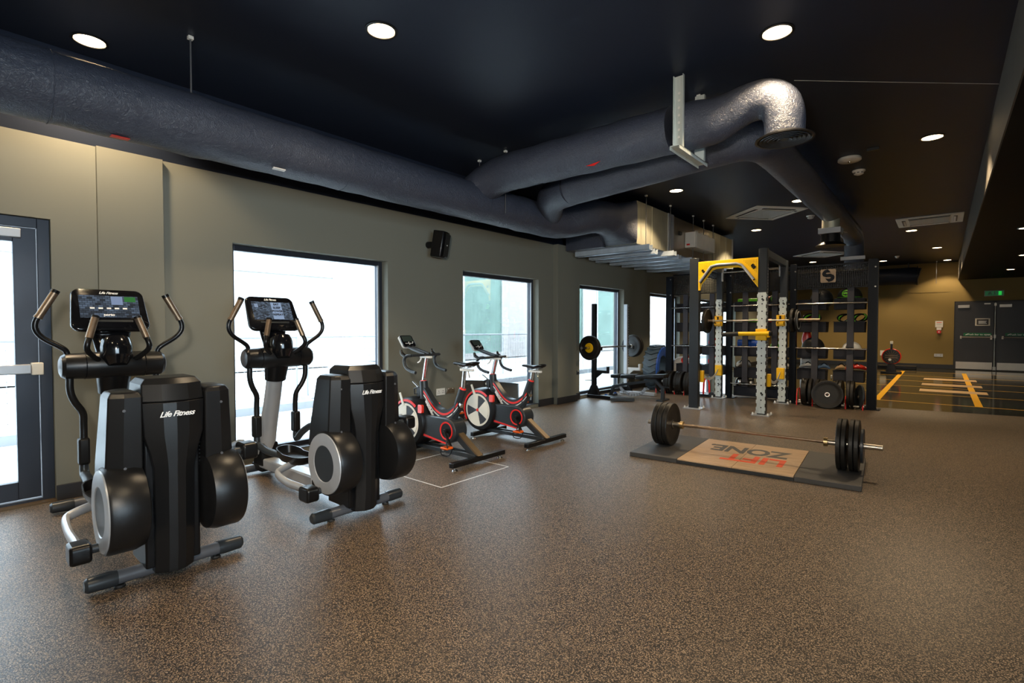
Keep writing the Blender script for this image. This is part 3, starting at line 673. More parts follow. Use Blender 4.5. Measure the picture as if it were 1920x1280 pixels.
def socket(x, y, z, wx, wz, axis, label, m='white', n=2):
    t = thing('wall_socket', (x, y, z), label, 'wall socket')
    if axis == 'x':
        MB().box((.006, 0, 0), (.012, wx, wz)).build('faceplate', m, t, bevel=.003)
        for k in range(n):
            yy = (k - (n - 1) / 2) * wx / n
            s = MB(); s.box((.0125, yy, .012), (.002, .008, .014)); s.box((.0125, yy - .012, -.012), (.002, .012, .006)); s.box((.0125, yy + .012, -.012), (.002, .012, .006)); s.build('pin_holes', 'black', t, smooth=0)
            MB().box((.014, yy, wz * .36), (.006, .012, .014)).build('switch', 'white', t, smooth=0)
    else:
        MB().box((0, -.006, 0), (wx, .012, wz)).build('faceplate', m, t, bevel=.003)
        for k in range(n):
            xx = (k - (n - 1) / 2) * wx / n
            s = MB(); s.box((xx, -.0125, .01), (.008, .002, .014)); s.box((xx - .012, -.0125, -.012), (.012, .002, .006)); s.box((xx + .012, -.0125, -.012), (.012, .002, .006)); s.build('pin_holes', 'black', t, smooth=0)
    return t
socket(XW, 4.58, .455, .15, .09, 'x', 'white twin socket on the wall behind the nearer exercise bike')
socket(XW, 4.755, .455, .15, .075, 'x', 'silver twin socket beside the white one behind the exercise bike', 'steel')
socket(XW, 7.82, .48, .07, .09, 'x', 'white single socket on the wall right of the projecting pillar', n=1)
socket(XW, 7.92, .49, .07, .07, 'x', 'dark single outlet next to the white socket by the third window', 'charcoal', 1)
socket(-.1, YB, .43, .22, .10, 'y', 'steel twin socket low on the back wall', 'steel')
socket(-1.54, YB, .46, .17, .17, 'y', 'square white isolator low on the back wall beside the red-rimmed machine', 'white', 1)
# loudspeaker
t = thing('wall_loudspeaker', (XW, 4.38, 2.37), 'black loudspeaker on a wall bracket between the first two windows', 'loudspeaker')
MB().tube([(0, -.0, 0), (.06, 0, 0), (.13, .03, 0)], [.045, .04, .03], 16).build('bracket', 'black', t)
R = Euler((0, rad(9), rad(28))).to_matrix().to_4x4(); s = MB()
i0 = 0; s.prism([(-.02, -.095), (.10, -.095), (.15, -.06), (.165, 0), (.15, .06), (.10, .095), (-.02, .095)], 'z', -.16, .16) if False else s.prism([(-.04, -.095), (.10, -.105), (.13, -.05), (.13, .05), (.10, .105), (-.04, .095)], 'z', -.165, .165)
s.xf(0, Matrix.Translation((.14, .03, 0)) @ R); s.build('cabinet', 'black', t, bevel=.012)
s = MB(); s.box((.132, 0, 0), (.004, .16, .28)); s.xf(0, Matrix.Translation((.14, .03, 0)) @ R); s.build('front_grille', 'blacksoft', t, smooth=0)
s = MB(); s.box((.136, 0, 0), (.004, .018, .012)); s.xf(0, Matrix.Translation((.14, .03, 0)) @ R); s.build('badge', 'white', t, smooth=0)
# ------------------------------------------------------------------ cross trainers
def screen_mat(name, kind):
    # lit display: dim interface with blocks of light
    m, nt, p = newmat(name); p.inputs['Base Color'].default_value = (.01, .01, .012, 1); p.inputs['Roughness'].default_value = .08
    tc = nt.nodes.new('ShaderNodeTexCoord')
    v = nt.nodes.new('ShaderNodeTexBrick'); v.inputs['Scale'].default_value = 26 if kind else 18
    v.inputs['Color1'].default_value = (.10, .14, .20, 1); v.inputs['Color2'].default_value = (.02, .025, .03, 1); v.inputs['Mortar'].default_value = (.01, .01, .012, 1)
    sp = nt.nodes.new('ShaderNodeSeparateXYZ'); cb = nt.nodes.new('ShaderNodeCombineXYZ')
    nt.links.new(tc.outputs['Object'], sp.inputs[0]); nt.links.new(sp.outputs[1], cb.inputs[0]); nt.links.new(sp.outputs[2], cb.inputs[1]); nt.links.new(cb.outputs[0], v.inputs['Vector'])
    nt.links.new(v.outputs['Color'], p.inputs['Emission Color']); p.inputs['Emission Strength'].default_value = 1.2 if kind else .9
    return m
M['screenA'] = screen_mat('lit_display_warm', 0); M['screenB'] = screen_mat('lit_display_cool', 1)

def trainer(loc, label, rz, which):
    T = thing('cross_trainer', loc, label, 'exercise machine', None, rz)
    # --- drive housing shroud (u: +x towards the room)
    def sect(z, x0, x1, w, c=.035):
        return [(x0, -w, z), (x1 - c * 1.2, -w, z), (x1, -w * .42, z), (x1 + .006, 0, z), (x1, w * .42, z), (x1 - c * 1.2, w, z), (x0, w, z)]
    s = MB()
    s.loft([sect(.045, -.12, .12, .088), sect(.16, -.12, .135, .088), sect(.58, -.12, .145, .09), sect(.66, -.14, .15, .105), sect(.76, -.16, .152, .132), sect(.925, -.16, .145, .138)])
    front = s.build('front_shroud', 'blacksoft', T, bevel=.004, smooth=12)
    s = MB(); s.loft([sect(.928, -.16, .146, .139), sect(1.015, -.15, .12, .135), sect(1.045, -.12, .085, .112, .02)]); s.build('top_cap', 'blacksoft', T, bevel=.006, smooth=14)
    s = MB(); s.b2((-.20, -.125, .07), (.07, .125, .97)); s.build('inner_housing', 'black', T, bevel=.01)
    for sd in (-1, 1):
        s = MB()
        for k in range(7): s.box((.02, sd * .128, .56 + .02 * k), (.06, .012, .008))
        s.build('vent_louvres', 'black', T, smooth=0)
    text('maker_lettering', 'Life Fitness', .038, 'whitetext', (.158, .0, .865), (0, 1, 0), (0, 0, 1), front, shear=.4, bold=.0007, space=.92)
    # --- side towers and flywheel drums
    for sd in (-1, 1):
        i, o_ = .14, .30
        def ts(z, x0, x1, w0, w1):
            y0, y1 = sd * w0, sd * w1; c = .035
            return [(x0, y0, z), (x1, y0, z), (x1, y0 + (y1 - y0) * .55, z), (x1 - c, y1, z), (x0 + .02, y1, z), (x0, y1 - sd * .02, z)]
        s = MB(); s.loft([ts(.50, -.19, .10, i, .285), ts(.62, -.17, .12, i, .285), ts(.96, -.10, .125, i, .27), ts(.985, -.08, .11, i + .01, .257), ts(.992, -.06, .08, i + .03, .235)])
        s.build('side_tower', 'blacksoft', T, bevel=.006, smooth=20)
        s = MB(); s.cyl((.128, sd * .215, .90), (.133, sd * .215, .90), .007, n=10); s.build('screw', 'grey', T)
        s = MB(); s.cyl((.128, sd * .215, .62), (.133, sd * .215, .62), .007, n=10); s.build('screw', 'grey', T)
        s = MB(); y0, y1 = sd * .13, sd * .298; c = (.06, 0, .415)
        s.lathe([(.16, y0), (.20, y0 + sd * .012), (.212, y0 + sd * .05), (.212, y1 - sd * .012), (.205, y1), (.001, y1)], c, 'y', 56)
        dr = s.build('flywheel_cover', 'blacksoft', T)
        s = MB(); s.lathe([(.118, y1 + sd * .004), (.122, y1 + sd * .008), (.196, y1 + sd * .006), (.2, y1 - sd * .002), (.118, y1 - sd * .002)], c, 'y', 56, cap=False); s.build('silver_ring', 'silver', dr)
        s = MB(); s.lathe([(.001, y1 + sd * .004), (.116, y1 + sd * .004), (.118, y1 - sd * .002), (.001, y1 - sd * .002)], c, 'y', 48); s.build('hub_disc', 'charcoal', dr)
        # --- crank block on the rim
        up = 1 if sd > 0 else -1
        cz = .415 + up * .185; cx = .06 - (.02 if up < 0 else -.0)
        if up < 0: cx -= .03
        MB().cyl((cx, sd * .29, cz), (cx, sd * .345, cz), .022, n=14).build('crank_axle', 'charcoal', T)
        MB().rbox((cx - .01, sd * .375, cz - .005), (.125, .085, .095), .025, 'y').build('crank_block', 'black', T, bevel=.012)
        # --- pedal rail and footplate
        if up < 0:
            px, pz = -.55, .335
        else:
            px, pz = -.72, .50
        py = sd * .185
        s = MB(); s.tube([(cx - .05, sd * .375, cz + .005), (cx - .12, sd * .374, cz + .012), (px + .26, sd * .372, (cz * .35 + pz * .65) - .06), (px + .10, sd * .365, pz - .07), (px + .06, sd * .33, pz - .055), (px + .04, sd * .26, pz - .04), (px + .02, py, pz - .03)], [(.028, .019)] * 7, 12, smooth=3, flat=(0, 0, 1)); s.build('pedal_rail', 'silver', T)
        sec = []
        for (zz, k) in ((-.028, .80), (.0, 1.0), (.035, 1.06), (.035, .98), (.006, .92), (.004, .05)):
            ring = []
            for q in range(36):
                a = 2 * PI * q / 36; ca, sa = math.cos(a), math.sin(a); e = 3.2; f = (abs(ca) ** e + abs(sa) ** e) ** (-1 / e)
                lip = .03 if (ca < -.2 and zz > .02) else 0
                ring.append((px + .185 * k * ca * f, py + .082 * k * sa * f, pz + zz + (.0 if zz < .02 else .0) + lip * (-ca)))
            sec.append(ring)
        s = MB(); s.loft(sec); pd = s.build('footplate', 'black', T, smooth=50)
        # --- swing arm: pivot block, lower arm, upper handlebar
        MB().rbox((-1.235, sd * .168, .48), (.075, .06, .18), .02, 'y').build('link_block', 'blacksoft', T, bevel=.012)
        s = MB(); s.tube([(-1.235, sd * .168, .40), (-1.22, sd * .168, .33), (-1.12, sd * .17, (pz + .30) / 2), (-.98, sd * .175, pz - .03), (px - .14, sd * .18, pz - .02)], [.024, .028, .03, .028, .02], 14, smooth=4); s.build('pedal_arm', 'charcoal', T)
        s = MB(); s.tube([(-1.19, sd * .235, 1.02), (-1.19, sd * .237, .90), (-1.20, sd * .215, .82), (-1.22, sd * .172, .74), (-1.235, sd * .166, .66), (-1.235, sd * .166, .55)], .021, 16, smooth=4); s.build('lower_arm', 'blacksoft', T)
        s = MB(); s.tube([(-1.19, sd * .245, 1.10), (-1.19, sd * .25, 1.145), (-1.185, sd * .275, 1.175), (-1.18, sd * .36, 1.235), (-1.175, sd * .395, 1.285), (-1.175, sd * .397, 1.335), (-1.175, sd * .38, 1.375)], .0165, 14, smooth=4); h = s.build('moving_handlebar', 'black', T)
        s = MB(); s.tube([(-1.175, sd * .384, 1.365), (-1.18, sd * .30, 1.53)], [.021, .022], 16); s.tube([(-1.175, sd * .386, 1.362), (-1.175, sd * .38, 1.374)], .023, 16); s.build('hand_grip', 'chrome' if False else 'bronze', h)
        MB().tube([(-1.18, sd * .305, 1.523), (-1.181, sd * .296, 1.541)], [.024, .023], 16).build('grip_end', 'black', h)
        s = MB(); s.tube([(-1.12, sd * .10, 1.09), (-1.09, sd * .135, 1.12), (-1.06, sd * .165, 1.16), (-1.05, sd * .165, 1.20), (-1.07, sd * .15, 1.25)], .017, 14, smooth=4); h = s.build('fixed_handlebar', 'black', T)
        s = MB(); s.tube([(-1.065, sd * .155, 1.235), (-1.10, sd * .115, 1.37)], .021, 16); s.build('hand_grip', 'bronze', h)
        MB().tube([(-1.10, sd * .116, 1.367), (-1.103, sd * .112, 1.38)], .023, 16).build('grip_end', 'black', h)
    # --- cross bar, neck and column
    s = MB(); s.lathe([(.03, -.285), (.068, -.28), (.082, -.262), (.086, -.16), (.088, -.155), (.088, .155), (.086, .16), (.082, .262), (.068, .28), (.03, .285)], (-1.19, 0, 1.052), 'y', 36)
    hb = s.build('pivot_bar', 'blacksoft', T)
    for sd in (-1, 1): MB().lathe([(.001, sd * .292), (.045, sd * .29), (.066, sd * .281), (.066, sd * .275)], (-1.19, 0, 1.052), 'y', 28).build('end_cap', 'grey', hb)
    for sd in (-1, 1): MB().lathe([(.0885, sd * .158), (.0885, sd * .163)], (-1.19, 0, 1.052), 'y', 36, cap=False).build('seam', 'gloss', hb)
    s = MB(); s.tube([(-1.25, 0, .86), (-1.23, 0, .95), (-1.21, 0, 1.0)], [(.07, .085), (.075, .095), (.07, .10)], 24, flat=(1, 0, 0)); s.build('neck', 'black', T)
    s = MB(); s.tube([(-1.44, 0, .20), (-1.40, 0, .40), (-1.32, 0, .65), (-1.25, 0, .90)], [(.075, .075), (.07, .072), (.062, .068), (.058, .066)], 28, smooth=4, flat=(1, 0, 0)); s.build('column', 'silver' if which else 'blacksoft', T)
    MB().tube([(-1.43, 0, .10), (-1.43, 0, .30)], [(.12, .10), (.10, .09)], 4, flat=(1, 1, 0)).build('column_boot', 'black', T, bevel=.012)
    # cup holder and console stem
    s = MB(); s.tube([(-1.10, 0, 1.05), (-1.12, 0, 1.10), (-1.13, 0, 1.17), (-1.15, 0, 1.215)], [.05, .083, .09, .082], 28, smooth=3); s.build('cup_holder', 'gloss', T)
    MB().lathe([(.05, 0), (.062, 0), (.062, .012), (.05, .006)], (-1.15, 0, 1.217), n=24, cap=False).build('cup_rim', 'charcoal', T)
    s = MB(); s.tube([(-1.22, 0, 1.10), (-1.27, 0, 1.20), (-1.29, 0, 1.30)], [(.05, .09), (.04, .10), (.03, .12)], 20, smooth=3, flat=(1, 0, 0)); s.build('console_stem', 'gloss', T)
    # console, tilted back
    R = Matrix.Translation((-1.285, -.005, 1.42)) @ Euler((0, rad(-27), 0)).to_matrix().to_4x4()
    def rr(w, h, r, x, tp=.93):
        pts = []
        for (cx, cy, st) in ((w - r, h - r, 0), (-w + r, h - r, 90), (-w + r, -h + r, 180), (w - r, -h + r, 270)):
            for k in range(7):
                q = rad(st + 15 * k); y = cx + r * math.cos(q); z = cy + r * math.sin(q); pts.append((x, y * (tp if z > 0 else 1), z))
        return pts
    s = MB(); s.loft([rr(.16, .10, .05, -.055), rr(.205, .15, .055, -.03), rr(.220, .162, .055, .0), rr(.215, .157, .052, .018), rr(.210, .152, .05, .022)]); s.xf(0, R)
    cn = s.build('console', 'gloss', T, smooth=50)
    def inpl(name, m, y0, z0, y1, z1, x=.0225, th=.002):
        q = MB().b2((x, y0, z0), (x + th, y1, z1)); q.xf(0, R); return q.build(name, m, cn, smooth=0)
    inpl('screen', 'screenB' if which else 'screenA', -.165, -.065, .165, .105)
    inpl('button_strip', 'charcoal', -.12, -.098, .12, -.083)
    Rr = R.to_3x3(); yd = Rr @ Vector((0, 1, 0)); zd = Rr @ Vector((0, 0, 1))
    text('maker_lettering', 'Life Fitness', .026, 'whitetext', R @ Vector((.0225, 0, .128)), yd, zd, cn, shear=.4, bold=.0004, space=.92)
    if which:
        inpl('lit_panel', mat('screen_panel', (.1, .13, .2), .1, emit=(.35, .5, .75), estr=.45), -.005, -.06, .085, .10, .0248, .0006)
        for k, w in enumerate(('EAT', 'SLEEP', 'POWER', 'REPEAT')):
            text('screen_lettering', w, .026, 'black', R @ Vector((.0258, .04, .082 - .033 * k)), yd, zd, cn, bold=.001)
        inpl('lit_panel', mat('screen_panel2', (.1, .13, .2), .1, emit=(.35, .5, .75), estr=.35), -.145, .05, -.115, .085, .0248, .0006)
    else:
        inpl('lit_panel', mat('screen_panel3', (.1, .13, .2), .1, emit=(.25, .35, .6), estr=.4), .01, .035, .075, .10, .0248, .0006)
        inpl('lit_panel', mat('screen_panel4', (.02, .1, .03), .1, emit=(.03, .12, .03), estr=.5), .085, .06, .15, .10, .0248, .0006)
        for q in range(5): inpl('lit_panel', 'whitetext', -.11 + .045 * q, .0 , -.085 + .045 * q, .012, .0248, .0004)
        text('screen_lettering', 'porto', .026, 'whitetext', R @ Vector((.0258, -.01, -.045)), yd, zd, cn, bold=.001)
    # --- base frame and feet
    MB().b2((-1.45, -.062, .075), (-.55, .062, .165)).build('base_beam', 'silver' if which else 'charcoal', T, bevel=.012)
    MB().b2((-.58, -.055, .07), (.06, .055, .14)).build('base_beam', 'black', T, bevel=.01)
    for (x, w) in ((0, .36), (-1.56, .31)):
        s = MB(); s.tube([(x, -w + .05, .052), (x, w - .05, .052)], .034, 20); ft = s.build('foot_tube', 'grey', T)
        for sd in (-1, 1):
            s = MB(); s.lathe([(.001, sd * w), (.026, sd * w), (.037, sd * (w - .012)), (.040, sd * (w - .10)), (.037, sd * (w - .13))], (x, 0, .052), 'y', 24, cap=False); s.build('foot_cap', 'charcoal', ft)
            s = MB(); s.lathe([(.022, 0), (.026, .006), (.02, .014)], (x, sd * (w - .14), .0), 'z', 16); s.build('levelling_foot', 'rubber', ft)
    MB().b2((-1.60, -.06, .04), (-1.40, .06, .10)).build('rear_bracket', 'black', T, bevel=.01)
    return T
trainer((-3.14, .895, 0), 'cross trainer nearest the glass door, lit console and black column', rad(-1.5), 0)
trainer((-3.135, 2.05, 0), 'cross trainer in front of the first window, with a silver-grey column', 0, 1)
# loose cable on the floor behind the cross trainers
s = MB(); pts = []
for i in range(46):
    a = i * .55; r = .07 + .02 * math.sin(i * 1.3); pts.append((-4.66 + r * math.cos(a) * 1.25, 1.60 + r * math.sin(a) + .0018 * i, .012 + .004 * (i % 5)))
pts += [(-4.75, 1.45, .008), (-4.95, 1.30, .008), (-5.07, 1.25, .01)]
tag(s.tube(pts, .005, 8, smooth=3).build('power_cable', 'white'), 'loose white coiled cable on the floor behind the cross trainers', 'cable')

# ------------------------------------------------------------------ indoor cycles
def arc(c, r, a0, a1, n): return [(c[0] + r * math.cos(rad(a0 + (a1 - a0) * i / n)), c[1] + r * math.sin(rad(a0 + (a1 - a0) * i / n))) for i in range(n + 1)]
def cycle(loc, label, dh, dp, rz=0):
    T = thing('exercise_bike', loc, label, 'exercise bike', None, rz)
    # feet and base rail
    MB().bar((0, -.36, .055), (0, .36, .055), .055, .045).build('rear_foot', 'black', T, bevel=.005)
    MB().bar((-.86, -.30, .055), (-.86, .30, .055), .05, .045).build('front_foot', 'black', T, bevel=.005)
    for x, w in ((0, .31), (-.86, .26)):
        for sd in (-1, 1):
            s = MB(); s.cyl((x, sd * w, .012), (x, sd * w, .04), .006, n=8); s.lathe([(.001, 0), (.028, 0), (.022, .012), (.001, .014)], (x, sd * w, 0), n=16); s.build('levelling_foot', 'chrome', T)
    for y in (-.045, .045): MB().bar((-.86, y, .075), (0, y, .075), .03, .04).build('base_rail', 'charcoal', T, bevel=.004)
    s = MB(); s.prism([(-.40, .28), (-.30, .30), (.0, .085), (-.10, .085)], 'y', -.035, .035); s.build('rear_strut', 'charcoal', T, bevel=.004)
    s = MB(); s.prism([(-.30, .295), (-.275, .295), (.03, .085), (.0, .085)], 'y', -.034, .034); s.build('strut_tan_lit', 'tape', T, smooth=0)  # tan strip colours in the light caught by the gusset
    # fan housing
    c = (-.93, 0, .315)
    s = MB(); s.lathe([(.20, -.125), (.24, -.115), (.258, -.08), (.262, 0), (.258, .08), (.24, .115), (.20, .125)], c, 'y', 56); hs = s.build('fan_housing', 'blacksoft', T)
    for sd in (-1, 1):
        y = sd * .127
        O1 = arc((c[0], c[2]), .238, 50, 215, 30); O2 = arc((c[0], c[2]), .214, 50, 215, 30); s = MB()
        s.loft([[(p[0], y - sd * .006, p[1]), (q[0], y - sd * .002, q[1]), (q[0], y + sd * .004, q[1]), (p[0], y + sd * .001, p[1])] for p, q in zip(O1, O2)]); s.build('rim_stripe', 'red', hs)
        s = MB(); s.lathe([(.172, y + sd * .003), (.194, y + sd * .003), (.196, y - sd * .002), (.172, y - sd * .002)], c, 'y', 56, cap=False); s.build('white_rim', 'cream', hs)
        s = MB(); s.lathe([(.001, y + sd * .0005), (.20, y + sd * .0005)], c, 'y', 48, cap=False); s.build('vent_mesh', 'charcoal', hs)
        for k in range(3):
            a0 = 87 + 120 * k; A = arc((c[0], c[2]), .174, a0, a0 + 76, 12); poly = [(c[0], c[2])] + A
            s = MB(); s.prism(poly, 'y', y - sd * .001, y + sd * .006); s.build('white_blade', 'cream', hs, smooth=0)
        # grid of the vents
        s = MB()
        for k in range(-12, 13):
            q = k * .014; L = math.sqrt(max(0, .178 ** 2 - q * q)); s.box((c[0] + q, y + sd * .002, c[2]), (.003, .002, 2 * L)); s.box((c[0], y + sd * .002, c[2] + q), (2 * L, .002, .003))
        s.build('vent_grid', 'grey', hs, smooth=0)
        s = MB(); s.lathe([(.001, y + sd * .010), (.018, y + sd * .010), (.02, y)], c, 'y', 16); s.build('hub_cap', 'redglow', hs)
        s = MB(); s.prism([(-.985, .47), (-.955, .49), (-1.02, .62), (-1.045, .61)], 'y', y, y + sd * .008); s.build('damper_lever', 'cream', hs, smooth=0)
        s = MB(); s.rbox((-.715, sd * .112, .47), (.065, .03, .085), .012, 'y'); s.build('side_lamp', 'redglow', hs, bevel=.003)
    # chain case
    poly = arc((-.36, .285), .125, -95, 95, 14) + [(-.90, .41), (-1.0, .33), (-.90, .18)]
    s = MB(); s.prism(poly, 'y', -.085, .085); cc = s.build('chain_case', 'charcoal', T, bevel=.012)
    for sd in (-1, 1):
        s = MB(); s.lathe([(.075, sd * .087), (.09, sd * .090), (.09, sd * .08), (.075, sd * .08)], (-.36, 0, .285), 'y', 32, cap=False); s.build('crank_ring', 'red', cc)
        s = MB(); s.lathe([(.001, sd * .0855), (.076, sd * .0855), (.076, sd * .08), (.001, sd * .08)], (-.36, 0, .285), 'y', 32); s.build('crank_recess', 'black', cc)
        s = MB(); s.prism([(-.80, .205), (-.36, .152), (-.36, .166), (-.80, .228)], 'y', sd * .084, sd * .0885); s.build('red_stripe', 'red', cc, smooth=0)
    # crank arms and pedals
    for sd in (-1, 1):
        a = rad(-55 if sd < 0 else 125); L = .17; px, pz = -.36 + L * math.cos(a), .285 + L * math.sin(a)
        s = MB(); s.cyl((-.36, sd * .085, .285), (-.36, sd * .115, .285), .02, n=16); s.bar((-.36, sd * .11, .285), (px, sd * .115, pz), .016, .028, up=(0, 1, 0)); ck = s.build('crank_arm', 'black', T, bevel=.003)
        s = MB(); s.box((px, sd * .17, pz), (.095, .08, .02)); s.box((px, sd * .17, pz + .004), (.075, .095, .012)); s.build('pedal', 'orange', ck, bevel=.004)
        s = MB(); s.tube([(px - .05, sd * .135, pz + .01), (px - .02, sd * .15, pz + .055), (px + .02, sd * .19, pz + .055), (px + .05, sd * .205, pz + .01)], .006, 8, smooth=3); s.tube([(px - .05, sd * .2, pz - .005), (px - .04, sd * .2, pz - .065), (px + .03, sd * .17, pz - .07), (px + .05, sd * .14, pz - .005)], .005, 8, smooth=3); s.build('toe_strap', 'black', ck)
        s = MB(); s.box((px, sd * .17, pz - .014), (.03, .10, .012)); s.build('pedal_spindle', 'chrome', ck)
    # frame: swooping down tube between head tube and seat tube
    def swoop(off): return [(-.80, .70 - off), (-.74, .66 - off), (-.66, .575 - off), (-.58, .51 - off), (-.49, .475 - off), (-.40, .485 - off), (-.31, .54 - off), (-.25, .60 - off)]
    def ribbon(o1, o2, w, name, m, par, pts0=None):
        up = swoop(o1); dn = swoop(o2); s = MB()
        def cr(P):
            s_ = MB(); s_.tube([(p[0], 0, p[1]) for p in P], .001, 3, cap=False, smooth=4)
            return [(s_.v[i][0] , s_.v[i][2]) for i in range(0, len(s_.v), 3)]
        U, D_ = cr(up), cr(dn); rings = []
        for a_, b_ in zip(U, D_): rings.append([(a_[0], -w, a_[1]), (a_[0], w, a_[1]), (b_[0], w, b_[1]), (b_[0], -w, b_[1])])
        s.loft(rings); return s.build(name, m, par)
    fr = ribbon(0, .105, .034, 'main_frame', 'charcoal', T)
    ribbon(.030, .052, .0352, 'red_stripe', 'red', fr); ribbon(.070, .080, .0355, 'white_stripe', 'white', fr)
    s = MB(); s.tube([(-.785, 0, .56), (-.80, 0, .745)], [.045, .043], 24); s.build('head_tube', 'charcoal', T)
    s = MB(); s.prism([(-.84, .56), (-.74, .60), (-.50, .40), (-.62, .38), (-.80, .42)], 'y', -.03, .03); s.build('frame_web', 'black', T, bevel=.004)
    s = MB(); s.tube([(-.80, 0, .742), (-.80, 0, .752)], [.036, .030], 24); s.build('red_collar', 'red', T)
    s = MB(); s.tube([(-.36, 0, .36), (-.215, 0, .705)], [(.045, .036), (.042, .036)], 24, flat=(1, 0, 0)); s.build('seat_tube', 'charcoal', T)
    s = MB(); s.tube([(-.215, 0, .703), (-.21, 0, .715)], [.036, .028], 24); s.build('red_collar', 'red', T)
    text('maker_lettering', 'wattbike', .055, 'whitetext', (-.665, -.0365, .475), (.62, 0, -.78), (.78, 0, .62), fr, bold=.002)
    # resistance lever box
    s = MB(); s.box((-.86, 0, .63), (.05, .05, .10)); s.tube([(-.87, -.02, .61), (-.91, -.03, .60), (-.92, -.03, .655), (-.87, -.02, .675)], .008, 8); s.tube([(-.87, .02, .56), (-.90, .03, .55), (-.90, .03, .59)], .008, 8); s.build('adjuster', 'black', T, bevel=.004)
    s = MB(); s.tube([(-.85, -.03, .68), (-.93, -.04, .735)], [.008, .006], 8); s.build('clamp_lever', 'chrome', T)
    s = MB(); s.tube([(-.205, -.045, .56), (-.17, -.06, .545)], [.014, .018], 10); s.build('clamp_knob', 'chrome', T)
    # handlebar post, bars, console
    zb = dh
    s = MB(); s.tube([(-.80, 0, .74), (-.745, 0, zb - .03)], [(.026, .018)] * 2, 16, flat=(1, 0, 0)); s.build('handlebar_post', 'chrome', T)
    s = MB(); s.tube([(-.765, -.012, .78), (-.745, -.03, .84), (-.735, -.02, zb - .04)], .003, 6, smooth=4); s.build('red_cable', 'red', T)
    MB().box((-.76, 0, zb - .022), (.16, .035, .022)).build('slider', 'white', T, bevel=.004)
    s = MB(); s.tube([(-.82, -.01, zb - .03), (-.84, -.015, zb - .07), (-.87, -.02, zb - .085)], [.009, .008, .007], 8, smooth=2); s.build('slider_lever', 'white', T)
    s = MB(); s.tube([(-.77, -.19, zb), (-.77, .19, zb)], [(.024, .014)] * 2, 14, flat=(1, 0, 0)); hbm = s.build('handlebar', 'charcoal', T)
    for sd in (-1, 1):
        s = MB(); s.tube([(-.77, sd * .185, zb), (-.82, sd * .20, zb - .005), (-.855, sd * .205, zb - .03), (-.86, sd * .205, zb - .075), (-.83, sd * .205, zb - .125), (-.76, sd * .205, zb - .155), (-.68, sd * .205, zb - .17)], .0165, 14, smooth=4); s.build('drop_bar', 'charcoal', hbm)
        s = MB(); s.tube([(-.84, sd * .203, zb - .01), (-.895, sd * .205, zb + .015), (-.91, sd * .205, zb + .055)], [.018, .02, .012], 12, smooth=3); s.build('brake_hood', 'black', hbm)
    for y in (-.03, .03): 
        s = MB(); s.tube([(-.74, y, zb + .01), (-.92, y, zb + .05), (-1.03, y, zb + .085)], [.014, .014, .012], 12, smooth=3); s.build('aero_bar', 'charcoal', T)
    R = Matrix.Translation((-1.07, 0, zb + .135)) @ Euler((0, rad(-38), 0)).to_matrix().to_4x4()
    s = MB(); s.rbox((0, 0, 0), (.03, .165, .15), .025, 'x'); s.xf(0, R); cn = s.build('console', 'gloss', T, bevel=.004)
    s = MB(); s.rbox((-.012, 0, 0), (.022, .172, .157), .027, 'x'); s.xf(0, R); s.build('console_back', 'acgrey', cn, bevel=.004)
    s = MB(); s.b2((.0155, -.065, -.012), (.017, .065, .062)); s.xf(0, R); s.build('screen', mat('lcd_' + label[:5], (.035, .05, .045), .15), cn, smooth=0)
    for dy, dz in ((0, -.036), (-.02, -.036), (.02, -.036), (0, -.022), (0, -.050), (-.042, -.036), (.042, -.036), (.055, -.02)):
        s = MB(); s.b2((.0155, dy - .005, dz - .005), (.0175, dy + .005, dz + .005)); s.xf(0, R); s.build('button', 'whitetext', cn, smooth=0)
    # seat post and saddle
    zs = dp
    s = MB(); s.tube([(-.212, 0, .70), (-.185, 0, zs - .05)], [(.024, .016)] * 2, 16, flat=(1, 0, 0)); s.build('seat_post', 'chrome', T)
    MB().box((-.155, 0, zs - .062), (.17, .034, .024)).build('saddle_slider', 'white', T, bevel=.004)
    s = MB(); s.tube([(-.12, -.02, zs - .07), (-.09, -.035, zs - .11), (-.08, -.04, zs - .13)], .006, 8, smooth=2); s.tube([(-.26, -.02, zs - .02), (-.18, -.02, zs - .045), (-.07, -.03, zs - .02)], .004, 8, smooth=2); s.tube([(-.26, .02, zs - .02), (-.18, .02, zs - .045), (-.07, .03, zs - .02)], .004, 8, smooth=2); s.build('saddle_rails', 'chrome', T)
    rings = []
    for (x, w, z, t) in ((-.34, .012, .0, .012), (-.32, .022, .004, .02), (-.26, .026, .002, .024), (-.19, .038, -.004, .026), (-.13, .066, -.002, .028), (-.08, .078, .008, .03), (-.045, .068, .014, .028), (-.03, .04, .014, .018)):
        ring = []
        for q in range(16):
            a = 2 * PI * q / 16; ring.append((x, w * math.cos(a), zs + z + t * (math.sin(a) if math.sin(a) < 0 else .45 * math.sin(a))))
        rings.append(ring)
    MB().loft(rings).build('saddle', 'black', T, smooth=60)
    return T
cycle((-3.38, 3.52, 0), 'exercise bike nearer the camera, in front of the wall between two windows', 1.02, .955)
cycle((-3.35, 4.57, 0), 'exercise bike farther along, in front of the second window', .955, .875)

# dark low planter/step behind the second bike, outside the glass
tag(MB().prism([(5.1, 0), (6.72, 0), (6.72, .36), (5.9, .47), (5.1, .55)], 'x', -5.60, -5.50).build('sloping_panel', 'skirt', smooth=0), 'dark sloping panel low down outside the second window', 'panel')

